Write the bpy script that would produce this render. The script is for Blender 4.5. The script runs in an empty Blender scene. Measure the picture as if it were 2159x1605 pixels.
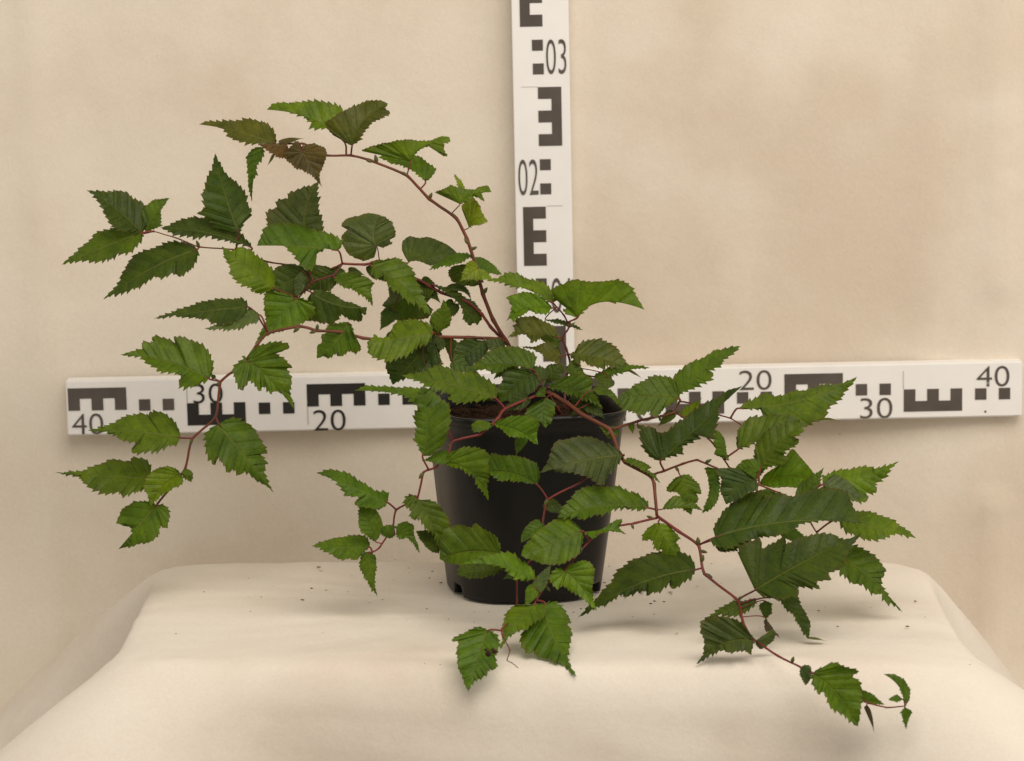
import bpy, bmesh, math, random
from mathutils import Vector, noise
random.seed(7)
scene = bpy.context.scene
col = scene.collection

# ------------------------------------------------------------------ camera
F_PX, PW, PH = 6777.0, 2159.0, 1605.0
PITCH = math.radians(10.3)
CAM = Vector((-0.009, -2.45, 0.609))
cd = bpy.data.cameras.new('camera'); cam = bpy.data.objects.new('camera', cd); col.objects.link(cam)
cam.location = CAM; cam.rotation_euler = (math.pi/2 - PITCH, 0, 0)
cd.sensor_fit = 'HORIZONTAL'; cd.sensor_width = 36.0; cd.lens = 36.0*F_PX/PW
cd.clip_start = 0.05; cd.clip_end = 50
cd.dof.use_dof = True; cd.dof.focus_distance = 2.43; cd.dof.aperture_fstop = 11.0
scene.camera = cam
scene.view_settings.view_transform = 'Standard'; scene.view_settings.look = 'None'
scene.view_settings.exposure = 0.0; scene.view_settings.gamma = 1.0

# ------------------------------------------------------------------ light
w = bpy.data.worlds.new('World'); scene.world = w; w.use_nodes = True
bg = w.node_tree.nodes['Background']; bg.inputs[0].default_value = (1.0, 0.92, 0.83, 1); bg.inputs[1].default_value = 0.36
def area(name, loc, target, sx, sy, watts, color):
    l = bpy.data.lights.new(name, 'AREA'); l.shape = 'RECTANGLE'; l.size = sx; l.size_y = sy; l.energy = watts; l.color = color
    o = bpy.data.objects.new(name, l); col.objects.link(o); o.location = loc
    o.rotation_euler = (Vector(target)-Vector(loc)).to_track_quat('-Z', 'Y').to_euler()
    return o
WARM = (1.0, 0.925, 0.83)
area('overhead_softbox', (0.35, -1.25, 1.75), (0, 0.05, 0.15), 1.8, 1.2, 37, WARM)
area('right_softbox', (1.75, -0.75, 0.75), (0, 0.0, 0.1), 1.2, 1.4, 12.0, WARM)
area('left_softbox', (-1.75, -0.5, 0.7), (0, 0.0, 0.05), 1.2, 1.4, 7.5, WARM)

# ------------------------------------------------------------------ helpers
def at(px, py, Y):
    rx = (px-PW/2)/F_PX; ry = -(py-PH/2)/F_PX
    d = Vector((rx, math.cos(PITCH)+ry*math.sin(PITCH), -math.sin(PITCH)+ry*math.cos(PITCH)))
    return CAM + d*((Y-CAM.y)/d.y)
def link(name, me, parent=None):
    o = bpy.data.objects.new(name, me); col.objects.link(o)
    if parent: o.parent = parent
    return o
def mesh(name, verts, faces, mat=None, parent=None, smooth=False):
    me = bpy.data.meshes.new(name); me.from_pydata([tuple(v) for v in verts], [], faces); me.update()
    if smooth: me.polygons.foreach_set('use_smooth', [True]*len(me.polygons))
    if mat: me.materials.append(mat)
    return link(name, me, parent)
def tag(o, label=None, cat=None, group=None, kind=None):
    if label: o['label'] = label
    if cat: o['category'] = cat
    if group: o['group'] = group
    if kind: o['kind'] = kind
    return o
def fbm(x, y, z, n=4):
    s = 0; a = 1; f = 1
    for i in range(n):
        s += a*noise.noise(Vector((x*f, y*f, z*f))); a *= 0.5; f *= 2
    return s
class NT:
    def __init__(s, name):
        s.m = bpy.data.materials.new(name); s.m.use_nodes = True; s.t = s.m.node_tree
        s.b = s.t.nodes['Principled BSDF']; s.out = s.t.nodes['Material Output']
    def n(s, typ, **kw):
        nd = s.t.nodes.new(typ)
        for k, v in kw.items(): setattr(nd, k, v)
        return nd
    def l(s, a, b): s.t.links.new(a, b)
    def math(s, op, a, b=None, c=None):
        nd = s.n('ShaderNodeMath', operation=op)
        for i, v in enumerate((a, b, c)):
            if v is None: continue
            if isinstance(v, (int, float)): nd.inputs[i].default_value = v
            else: s.l(v, nd.inputs[i])
        return nd.outputs[0]
    def ramp(s, fac, stops):
        r = s.n('ShaderNodeValToRGB'); e = r.color_ramp.elements
        while len(e) < len(stops): e.new(0.5)
        for i, (p, c) in enumerate(stops): e[i].position = p; e[i].color = (*c, 1)
        s.l(fac, r.inputs[0]); return r.outputs[0]
    def noise(s, scale, detail=4, vec=None, rough=0.55, dim='3D'):
        nd = s.n('ShaderNodeTexNoise'); nd.inputs['Scale'].default_value = scale; nd.inputs['Detail'].default_value = detail
        nd.inputs['Roughness'].default_value = rough
        if vec: s.l(vec, nd.inputs['Vector'])
        return nd.outputs[0]
    def mix(s, fac, a, b, mode='MIX'):
        nd = s.n('ShaderNodeMix', data_type='RGBA', blend_type=mode)
        for i, v in ((0, fac), (6, a), (7, b)):
            if isinstance(v, (int, float)): nd.inputs[i].default_value = v
            elif isinstance(v, tuple): nd.inputs[i].default_value = (*v, 1)
            else: s.l(v, nd.inputs[i])
        return nd.outputs[2]
    def bump(s, h, strength, dist=0.002):
        nd = s.n('ShaderNodeBump'); nd.inputs['Strength'].default_value = strength; nd.inputs['Distance'].default_value = dist
        s.l(h, nd.inputs['Height']); s.l(nd.outputs[0], s.b.inputs['Normal'])

# ------------------------------------------------------------------ materials
def cloth_mat(name, light, stain, amount, seed, wrinkled=False, blots=()):
    t = NT(name); g = t.n('ShaderNodeTexCoord'); mp = t.n('ShaderNodeMapping'); mp.inputs['Location'].default_value = (seed, seed*1.7, seed*.3)
    t.l(g.outputs['Object'], mp.inputs[0]); v = mp.outputs[0]
    big = t.noise(4.2, 3, v, 0.5); mid = t.noise(17, 4, v, 0.6); fine = t.noise(420, 3, v, 0.7); speck = t.noise(150, 2, v, 0.6)
    f = t.math('ADD', t.math('MULTIPLY', big, 0.75), t.math('MULTIPLY', mid, 0.25))
    c = t.ramp(f, [(0.40, light), (0.52, tuple(l*(1-amount*.35)+s_*amount*.35 for l, s_ in zip(light, stain))), (0.66, tuple(l*(1-amount)+s_*amount for l, s_ in zip(light, stain)))])
    for (px_, py_, pz_, rad, am) in blots:            # broad old stains of the sheet
        d = t.n('ShaderNodeVectorMath', operation='DISTANCE'); wob = t.n('ShaderNodeVectorMath', operation='MULTIPLY_ADD')
        nz = t.n('ShaderNodeTexNoise'); nz.inputs['Scale'].default_value = 9; nz.inputs['Detail'].default_value = 4; t.l(g.outputs['Object'], nz.inputs['Vector'])
        t.l(nz.outputs[1], wob.inputs[0]); wob.inputs[1].default_value = (.22, .05, .22); t.l(g.outputs['Object'], wob.inputs[2])
        t.l(wob.outputs[0], d.inputs[0]); d.inputs[1].default_value = (px_+.11, py_+.02, pz_+.11)
        mr = t.n('ShaderNodeMapRange'); mr.interpolation_type = 'SMOOTHSTEP'; mr.inputs['From Min'].default_value = rad; mr.inputs['From Max'].default_value = rad*.25; t.l(d.outputs['Value'], mr.inputs[0])
        c = t.mix(t.math('MULTIPLY', mr.outputs[0], am), c, stain)
    fc = t.ramp(fine, [(0.3, (0.96, 0.96, 0.96)), (0.7, (1.03, 1.03, 1.03))])
    c = t.mix(1.0, c, fc, 'MULTIPLY')
    sp = t.ramp(speck, [(0.77, (0, 0, 0)), (0.83, (1, 1, 1))])
    c = t.mix(t.math('MULTIPLY', sp, 0.5), c, (0.16, 0.10, 0.05))
    t.l(c, t.b.inputs['Base Color']); t.b.inputs['Roughness'].default_value = 0.85; t.b.inputs['Specular IOR Level'].default_value = 0.15
    wv = t.noise(38, 5, v, 0.6)
    h = t.math('ADD', t.math('MULTIPLY', fine, 0.10), t.math('MULTIPLY', wv, 0.7))
    m2 = t.n('ShaderNodeMapping'); m2.inputs['Scale'].default_value = (0.22, 1.6, 1.6) if wrinkled else (1.0, 1.0, 0.3); m2.inputs['Rotation'].default_value = (0, 0, 0.12)
    t.l(v, m2.inputs[0]); wk = t.n('ShaderNodeTexNoise'); wk.noise_type = 'RIDGED_MULTIFRACTAL'; wk.inputs['Scale'].default_value = 22 if wrinkled else 7; wk.inputs['Detail'].default_value = 3
    t.l(m2.outputs[0], wk.inputs['Vector'])
    h = t.math('ADD', h, t.math('MULTIPLY', wk.outputs[0], 1.1 if wrinkled else 0.3))
    # thread weave
    wx = t.n('ShaderNodeTexWave'); wx.inputs['Scale'].default_value = 330; wx.bands_direction = 'X'; t.l(v, wx.inputs['Vector'])
    wz = t.n('ShaderNodeTexWave'); wz.inputs['Scale'].default_value = 330; wz.bands_direction = 'Y' if wrinkled else 'Z'; t.l(v, wz.inputs['Vector'])
    h = t.math('ADD', h, t.math('MULTIPLY', t.math('ADD', wx.outputs[1], wz.outputs[1]), 0.006))
    t.bump(h, 0.30, 0.004)
    return t.m
WALL_Y = 0.225
M_back = cloth_mat('backdrop_cloth', (0.71, 0.64, 0.535), (0.58, 0.475, 0.365), 0.8, 3.1, False, ((0.30, WALL_Y, 0.26, 0.17, .75), (0.40, WALL_Y, 0.40, 0.12, .5), (0.12, WALL_Y, 0.15, 0.10, .45), (-0.10, WALL_Y, 0.22, 0.12, .35), (0.42, WALL_Y, -0.02, 0.10, .5)))
M_table = cloth_mat('table_cloth', (0.70, 0.640, 0.555), (0.57, 0.48, 0.385), 0.7, 8.4, True, ((0.21, -.26, -.09, .10, .6), (-.12, -.26, -.09, .12, .55), (0.03, -.26, -.10, .09, .4)))

def plain(name, c, rough=0.5, spec=0.5, var=0.0, vs=60, bump=0, bs=200):
    t = NT(name); t.b.inputs['Roughness'].default_value = rough; t.b.inputs['Specular IOR Level'].default_value = spec
    g = t.n('ShaderNodeTexCoord'); nz = t.noise(vs, 4, g.outputs['Object'])
    t.l(t.ramp(nz, [(0.3, tuple(x*(1-var) for x in c)), (0.7, tuple(x*(1+var) for x in c))]), t.b.inputs['Base Color'])
    if bump: t.bump(t.noise(bs, 4, g.outputs['Object']), bump, 0.001)
    return t.m
M_board = plain('ruler_white', (0.80, 0.775, 0.745), 0.38, 0.4, 0.025, 30)
M_print_glare = plain('ruler_print_glare', (0.085, 0.069, 0.057), 0.30, 0.6, 0.15, 40)  # black ink greyed, the gloss glare over it painted into the colour
M_ink = plain('ruler_ink_black', (0.014, 0.011, 0.009), 0.30, 0.5, 0.15, 40)
M_line = plain('ruler_fine_line', (0.45, 0.40, 0.34), 0.5, 0.3)
M_soil = plain('potting_soil', (0.035, 0.018, 0.010), 0.95, 0.1, 0.6, 300, 0.8, 500)
M_dry = plain('dried_tissue', (0.05, 0.022, 0.012), 0.8, 0.2, 0.4, 200)

def pot_mat():
    t = NT('black_pot_plastic'); g = t.n('ShaderNodeTexCoord')
    mp = t.n('ShaderNodeMapping'); mp.inputs['Scale'].default_value = (1, 1, 0.15); t.l(g.outputs['Object'], mp.inputs[0])
    a = t.noise(70, 4, mp.outputs[0]); b = t.noise(25, 4, g.outputs['Object'])
    c = t.ramp(t.math('MULTIPLY', t.math('ADD', a, b), 0.5), [(0.35, (0.003, 0.0025, 0.002)), (0.62, (0.007, 0.0058, 0.005)), (0.8, (0.016, 0.012, 0.009))])
    t.l(c, t.b.inputs['Base Color'])
    r = t.math('MULTIPLY_ADD', a, 0.18, 0.30); t.l(r, t.b.inputs['Roughness']); t.b.inputs['Specular IOR Level'].default_value = 0.32
    t.bump(b, 0.12, 0.002)
    return t.m
M_pot = pot_mat()

def leaf_mat():
    t = NT('leaf_tissue'); oi = t.n('ShaderNodeObjectInfo'); uv = t.n('ShaderNodeUVMap'); uv.uv_map = 'UVMap'
    sep = t.n('ShaderNodeSeparateXYZ'); t.l(uv.outputs[0], sep.inputs[0])
    u = t.math('ABSOLUTE', t.math('MULTIPLY_ADD', sep.outputs[0], 2.0, -1.0)); s = sep.outputs[1]
    g = t.n('ShaderNodeTexCoord'); n1 = t.noise(75, 4, g.outputs['Object']); n2 = t.noise(420, 3, g.outputs['Object'])
    tri = t.math('PINGPONG', t.math('MULTIPLY', s, 9.0), 0.5)           # 0 on a lateral vein
    lat = t.n('ShaderNodeMapRange'); lat.inputs['From Min'].default_value = 0.10; lat.inputs['From Max'].default_value = 0.0; t.l(tri, lat.inputs[0])
    mid = t.n('ShaderNodeMapRange'); mid.inputs['From Min'].default_value = 0.05; mid.inputs['From Max'].default_value = 0.015; t.l(u, mid.inputs[0])
    vein = t.math('MAXIMUM', t.math('MULTIPLY', lat.outputs[0], 0.55), mid.outputs[0])
    base = t.mix(1.0, oi.outputs['Color'], t.ramp(n1, [(0.28, (0.66, 0.70, 0.75)), (0.5, (1.0, 1.0, 1.0)), (0.74, (1.38, 1.28, 1.1))]), 'MULTIPLY')
    base = t.mix(1.0, base, t.ramp(n2, [(0.3, (0.85, 0.85, 0.85)), (0.7, (1.13, 1.13, 1.13))]), 'MULTIPLY')
    base = t.mix(t.math('MULTIPLY', lat.outputs[0], 0.30), base, t.mix(1.0, base, (0.55, 0.6, 0.7), 'MULTIPLY'))
    base = t.mix(t.math('MULTIPLY', mid.outputs[0], 0.5), base, (0.15, 0.16, 0.035))
    spot = t.ramp(t.noise(130, 2, g.outputs['Object']), [(0.73, (0, 0, 0)), (0.78, (1, 1, 1))])
    base = t.mix(t.math('MULTIPLY', spot, 0.45), base, (0.09, 0.05, 0.015))
    geo = t.n('ShaderNodeNewGeometry')
    edge = t.math('MULTIPLY', t.math('POWER', u, 14.0), 0.45)
    base = t.mix(edge, base, (0.10, 0.055, 0.014))
    t.l(base, t.b.inputs['Base Color'])
    t.b.inputs['Roughness'].default_value = 0.43; t.b.inputs['Specular IOR Level'].default_value = 0.22
    sub = t.n('ShaderNodeTexVoronoi'); sub.feature = 'DISTANCE_TO_EDGE'; sub.inputs['Scale'].default_value = 260; t.l(g.outputs['Object'], sub.inputs['Vector'])
    cell = t.math('MINIMUM', t.math('MULTIPLY', sub.outputs['Distance'], 4.0), 1.0)
    t.bump(t.math('ADD', t.math('SUBTRACT', t.math('MULTIPLY', n2, 0.3), vein), t.math('MULTIPLY', cell, 0.16)), 0.5, 0.0014)
    tr = t.n('ShaderNodeBsdfTranslucent'); tc = t.mix(1.0, base, (1.5, 1.7, 0.55), 'MULTIPLY'); t.l(tc, tr.inputs[0])
    mx = t.n('ShaderNodeMixShader'); mx.inputs[0].default_value = 0.34
    t.l(t.b.outputs[0], mx.inputs[1]); t.l(tr.outputs[0], mx.inputs[2]); t.l(mx.outputs[0], t.out.inputs[0])
    return t.m
M_leaf = leaf_mat()
def stem_mat():
    t = NT('stem_bark'); oi = t.n('ShaderNodeObjectInfo'); g = t.n('ShaderNodeTexCoord')
    n1 = t.noise(60, 4, g.outputs['Object']); n2 = t.noise(500, 3, g.outputs['Object'])
    c = t.mix(1.0, oi.outputs['Color'], t.ramp(n1, [(0.3, (0.65, 0.7, 0.7)), (0.7, (1.3, 1.2, 1.15))]), 'MULTIPLY')
    t.l(c, t.b.inputs['Base Color']); t.b.inputs['Roughness'].default_value = 0.5; t.b.inputs['Specular IOR Level'].default_value = 0.3
    t.bump(n2, 0.3, 0.0006)
    return t.m
M_stem = stem_mat()

# ------------------------------------------------------------------ backdrop cloth
WALL = 0.225
def backdrop():
    nx, nz = 150, 120; x0, x1, z0, z1 = -0.75, 0.75, -0.45, 0.75
    V = []; Fc = []
    for j in range(nz+1):
        for i in range(nx+1):
            x = x0+(x1-x0)*i/nx; z = z0+(z1-z0)*j/nz
            y = WALL + 0.010*(fbm(x*2.2+5, z*1.1, 1.3, 3)) + 0.004*noise.noise(Vector((x*6, z*1.5, 4)))
            for cx, a in ((-0.402, 0.009), (0.400, 0.009), (0.345, 0.003)):     # pressed fold lines of the sheet
                y += -a*math.exp(-abs(x-cx+0.012*z)/0.022)
            y = max(y, WALL-0.004) if abs(x) < 0.46 and 0.02 < z < 0.2 else max(y, WALL-0.006) if abs(x-0.03) < 0.05 else y
            if z < 0.0: y -= 0.05*min(1, -z/0.3)**1.5
            V.append((x, y, z))
    for j in range(nz):
        for i in range(nx):
            a = j*(nx+1)+i; Fc.append((a, a+1, a+nx+2, a+nx+1))
    o = mesh('backdrop', V, Fc, M_back, smooth=True)
    tag(o, 'cream cloth sheet hanging as a backdrop behind the rulers', 'backdrop', kind='structure')
backdrop()

# ------------------------------------------------------------------ cloth draped over the stand
def table():
    cx, cy, hx, hy = 0.014, -0.069, 0.308, 0.161
    NA, V, Fc = 360, [], []
    # perimeter of a rounded rectangle walked by arc length
    R = 0.028; per = []
    def arc(ox, oy, a0):
        for k in range(13):
            a = a0+math.pi/2*k/12; per.append((ox+R*math.cos(a), oy+R*math.sin(a), math.cos(a), math.sin(a)))
    def seg(ax, ay, bx, by, nx_, ny_, n):
        for k in range(1, n): per.append((ax+(bx-ax)*k/n, ay+(by-ay)*k/n, nx_, ny_))
    lx, ly = hx-R, hy-R
    arc(lx, ly, 0); seg(lx, hy, -lx, hy, 0, 1, 60)
    arc(-lx, ly, math.pi/2); seg(-hx, ly, -hx, -ly, -1, 0, 36)
    arc(-lx, -ly, math.pi); seg(-lx, -hy, lx, -hy, 0, -1, 70)
    arc(lx, -ly, 1.5*math.pi); seg(hx, -ly, hx, ly, 1, 0, 36)
    N = len(per)
    corners = [(hx, hy, 1.0), (-hx, hy, 1.3), (-hx, -hy, 1.7), (hx, -hy, 2.3)]
    rad = [0.0, .12, .25, .38, .5, .6, .7, .78, .85, .9, .94, .97, .99]
    rows = []
    def wr(x, y):
        return 0.0022*fbm(x*7, y*16, 2.2, 3) + 0.0012*fbm(x*22, y*45, 7, 2)
    V.append((cx, cy, 0.0))
    for r in rad[1:]:
        row = []
        for (x, y, nx_, ny_) in per:
            X, Y = cx+x*r, cy+y*r
            z = wr(X, Y)*min(1, max(0, (math.hypot(X, Y)-0.075)/0.05)) - 0.004*max(0, (r-0.9)/0.1)**2
            row.append(len(V)); V.append((X, Y, z-0.0005))
        rows.append(row)
    drops = [(.004, .003), (.010, .008), (.016, .016), (.020, .027), (.023, .042), (.026, .06), (.028, .08), (.031, .105), (.035, .135), (.038, .17), (.042, .22), (.046, .28), (.05, .35)]
    for (o_, h) in drops:
        row = []
        for k, (x, y, nx_, ny_) in enumerate(per):
            sd = abs(nx_)**2
            fl = 0.10*(1-sd)-0.16*sd + 0.08*noise.noise(Vector((x*5, y*5, 1.0)))
            if x < -hx+.02: fl -= 0.45*math.exp(-((y-(hy-.075))/.03)**2)
            dx, dy = nx_, ny_
            for (qx, qy, A) in corners:
                d = math.hypot(x-qx, y-qy); g = math.exp(-(d/0.062)**2)
                fl += A*g*0.95
                L_ = math.hypot(qx*0.9, qy*1.2); dx += 0.9*g*math.copysign(1, qx); dy += 0.15*g*math.copysign(1, qy)
            n_ = math.hypot(dx, dy); dx /= n_; dy /= n_
            out = 0.6*o_*(1-0.4*sd) + fl*h*(1-0.4*h) + 0.008*h/0.1*fbm(x*8+3, y*8, h*3, 2)
            X, Y = cx+x+dx*out, cy+y+dy*out
            Y = min(Y, WALL-0.012)
            row.append(len(V)); V.append((X, Y, -0.0045-h+wr(X, Y)))
        rows.append(row)
    for k in range(N): Fc.append((0, rows[0][k], rows[0][(k+1) % N]))
    for a, b in zip(rows, rows[1:]):
        for k in range(N):
            k2 = (k+1) % N; Fc.append((a[k], b[k], b[k2], a[k2]))
    o = mesh('table_surface', V, Fc, M_table, smooth=True)
    tag(o, 'cream cloth draped over the low stand under the pot', 'cloth', kind='structure')
table()

# ------------------------------------------------------------------ the two rulers
def box_verts(x0, x1, y0, y1, z0, z1):
    v = [(x, y, z) for x in (x0, x1) for y in (y0, y1) for z in (z0, z1)]
    f = [(0, 1, 3, 2), (4, 6, 7, 5), (0, 4, 5, 1), (2, 3, 7, 6), (0, 2, 6, 4), (1, 5, 7, 3)]
    return v, f
def bevel_box(name, dims, mat, parent, bev):
    bm = bmesh.new(); v, f = box_verts(*dims); vs = [bm.verts.new(p) for p in v]
    for q in f: bm.faces.new([vs[i] for i in q])
    bmesh.ops.recalc_face_normals(bm, faces=bm.faces)
    bmesh.ops.bevel(bm, geom=bm.edges[:], offset=bev, segments=2, affect='EDGES')
    me = bpy.data.meshes.new(name); bm.to_mesh(me); bm.free(); me.materials.append(mat)
    return link(name, me, parent)
PLATE = -0.0004
def plates(name, rects, mat, parent, y=PLATE):
    """flat printed figure made of butted rectangles (x0,z0,x1,z1), 0.4 mm proud of the board face"""
    V, Fc = [], []
    for (x0, z0, x1, z1) in rects:
        v, f = box_verts(x0, x1, y, 0.0002, z0, z1); n = len(V); V += v; Fc += [tuple(i+n for i in q) for q in f]
    o = mesh(name, V, Fc, mat, parent)
    return o
def numeral(txt, x0, z0, x1, z1, parent, ink=None):
    cu = bpy.data.curves.new('numeral', 'FONT'); cu.body = txt; cu.extrude = 0.0; cu.offset = -0.009
    tmp = bpy.data.objects.new('numeral_tmp', cu); col.objects.link(tmp)
    bpy.context.view_layer.update()
    dg = bpy.context.evaluated_depsgraph_get(); me = bpy.data.meshes.new_from_object(tmp.evaluated_get(dg))
    bpy.data.objects.remove(tmp)
    xs = [v.co.x for v in me.vertices]; ys = [v.co.y for v in me.vertices]
    ax, bx, ay, by = min(xs), max(xs), min(ys), max(ys)
    for v in me.vertices:
        v.co = ((v.co.x-ax)/(bx-ax)*(x1-x0)+x0, -0.0005, (v.co.y-ay)/(by-ay)*(z1-z0)+z0)
    me.materials.clear(); me.materials.append(ink or M_print_glare)
    return link('numeral', me, parent)
RY = WALL-0.016                                      # plane of the rulers' printed faces
TILT = math.radians(-1.17)

# horizontal ruler: local x along it from the left end, local z up from the bottom edge
hA = at(143, 803+116, RY); hB = at(2155, 762+116, RY); hT = at(143, 803, RY)
HL = (hB-hA).length; HH = (hT-hA).length
hr = bpy.data.objects.new('horizontal_ruler', None); col.objects.link(hr)
hr.location = hA; hr.rotation_euler = (0, -math.atan2(hB.z-hA.z, hB.x-hA.x), 0)
tag(hr, 'long white horizontal ruler marked up to 40 at both ends, behind the pot', 'ruler')
bevel_box('board', (0, HL, 0.0, 0.0155, 0, HH), M_board, hr, 0.0012)
kx = HL/math.hypot(2012, 41); kz = HH/116
def hx_(px): return (px-143)*kx
def hz_(px, py): return HH-(py-(803-0.0204*(px-143)))*kz
def hE(px, py, up, ink=None, wpx=123, hpx=47):
    """E lying on its back: bar on top (up=True) or below, three legs"""
    c = px+60; zt = hz_(c, py); zb = hz_(c, py+hpx); zm = (zt+zb)/2
    b = 22*kz; lw = wpx/5*kx; x0 = hx_(px); rs = []
    if up: rs.append((x0, zt-b, x0+wpx*kx, zt)); r0, r1 = zb, zt-b
    else: rs.append((x0, zb, x0+wpx*kx, zb+b)); r0, r1 = zb+b, zt
    for k in (0, 2, 4): rs.append((x0+lw*k, r0, x0+lw*(k+1), r1))
    plates('scale_mark', rs, ink or M_print_glare, hr)
def hsq(px, py, ink=None): plates('scale_square', [(hx_(px), hz_(px, py+24), hx_(px+24), hz_(px, py))], ink or M_print_glare, hr)
def hline(px, py0, py1): plates('fine_line', [(hx_(px), hz_(px, py1), hx_(px+1.6), hz_(px, py0))], M_line, hr, -0.0003)
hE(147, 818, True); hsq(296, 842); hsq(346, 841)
hE(397, 849, False, M_ink); hsq(548, 849, M_ink); hsq(599, 848, M_ink)
hE(650, 809, True, M_ink); hsq(800, 830, M_ink); hsq(851, 829, M_ink)
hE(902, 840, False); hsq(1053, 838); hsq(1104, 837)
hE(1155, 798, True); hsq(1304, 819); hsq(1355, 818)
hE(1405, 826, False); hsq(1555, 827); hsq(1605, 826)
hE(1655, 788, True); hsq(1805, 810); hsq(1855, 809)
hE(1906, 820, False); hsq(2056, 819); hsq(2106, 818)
hline(397, 800, 849); hline(650, 812, 895); hline(1904.5, 783, 820); hline(1155, 800, 880)
for txt, a, b, c, d in (('40', 153, 872, 219, 916), ('30', 411, 809, 473, 850), ('20', 662, 864, 730, 908), ('10', 914, 798, 974, 838),
                        ('10', 1313, 846, 1382, 888), ('20', 1560, 781, 1628, 822), ('30', 1814, 839, 1882, 882), ('40', 2059, 772, 2128, 815)):
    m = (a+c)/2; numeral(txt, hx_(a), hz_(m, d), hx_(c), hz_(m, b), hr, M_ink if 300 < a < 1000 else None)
plates('fine_line', [(hx_(2076), hz_(2076, 870), hx_(2080), hz_(2076, 866))], M_dry, hr, -0.0003)

# vertical ruler: stands 1.5 mm in front of the horizontal one, local z up from its bottom
VY = RY-0.0022
def vpx(py): return 1078+py*0.0205
vB = at(vpx(941), 941, VY); vT = at(vpx(-130), -130, VY); vR = at(vpx(400)+119, 400, VY); vL = at(vpx(400), 400, VY)
VL = (vT-vB).length; VW = (vR-vL).length
vr = bpy.data.objects.new('vertical_ruler', None); col.objects.link(vr); vr.location = vB
vr.rotation_euler = (0, math.atan2(vT.x-vB.x, vT.z-vB.z), 0)
tag(vr, 'white vertical ruler with bold E marks rising behind the plant', 'ruler')
bevel_box('board', (0, VW, 0.0, 0.0018, 0, VL), M_board, vr, 0.0005)
bevel_box('backing_strip', (0.002, VW-0.002, 0.0018, 0.0175, 0.165, VL), M_board, vr, 0.0008)
qx = VW/119
def vz(py): return (at(vpx(py), py, VY)-vB).length
def vx(px, py): return (px-vpx(py))*qx
def vE(y0, xa, xb, mirrored):
    h = 124/5; m = y0+62; x0, x1 = vx(xa, m), vx(xb, m); s = 21*qx; rs = []
    if mirrored: rs.append((x1-s, vz(y0+124), x1, vz(y0))); l0, l1 = x0, x1-s
    else: rs.append((x0, vz(y0+124), x0+s, vz(y0))); l0, l1 = x0+s, x1
    for k in (0, 2, 4): rs.append((l0, vz(y0+h*(k+1)), l1, vz(y0+h*k)))
    plates('scale_mark', rs, M_print_glare, vr)
def vsq(px, py): plates('scale_square', [(vx(px, py), vz(py+23), vx(px+23, py), vz(py))], M_print_glare, vr)
vE(-67, 1095, 1142, False); vsq(1121, 85); vsq(1123, 135)
vE(185, 1135, 1184, True); vsq(1138, 337); vsq(1139, 388)
vE(437, 1104, 1152, False); vsq(1130, 588); vsq(1131, 638)
vE(689, 1146, 1195, True)
for txt, a, b, c, d in (('03', 1151, 85, 1193, 158), ('02', 1093, 337, 1135, 412), ('01', 1163, 588, 1203, 661)):
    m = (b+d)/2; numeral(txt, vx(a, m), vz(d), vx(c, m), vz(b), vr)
plates('fine_line', [(vx(1099, 184), vz(184.6), vx(1134, 184), vz(183.6))], M_line, vr, -0.0003)
plates('fine_line', [(vx(1153, 436), vz(436.2), vx(1186, 436), vz(435.2))], M_line, vr, -0.0003)

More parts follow.
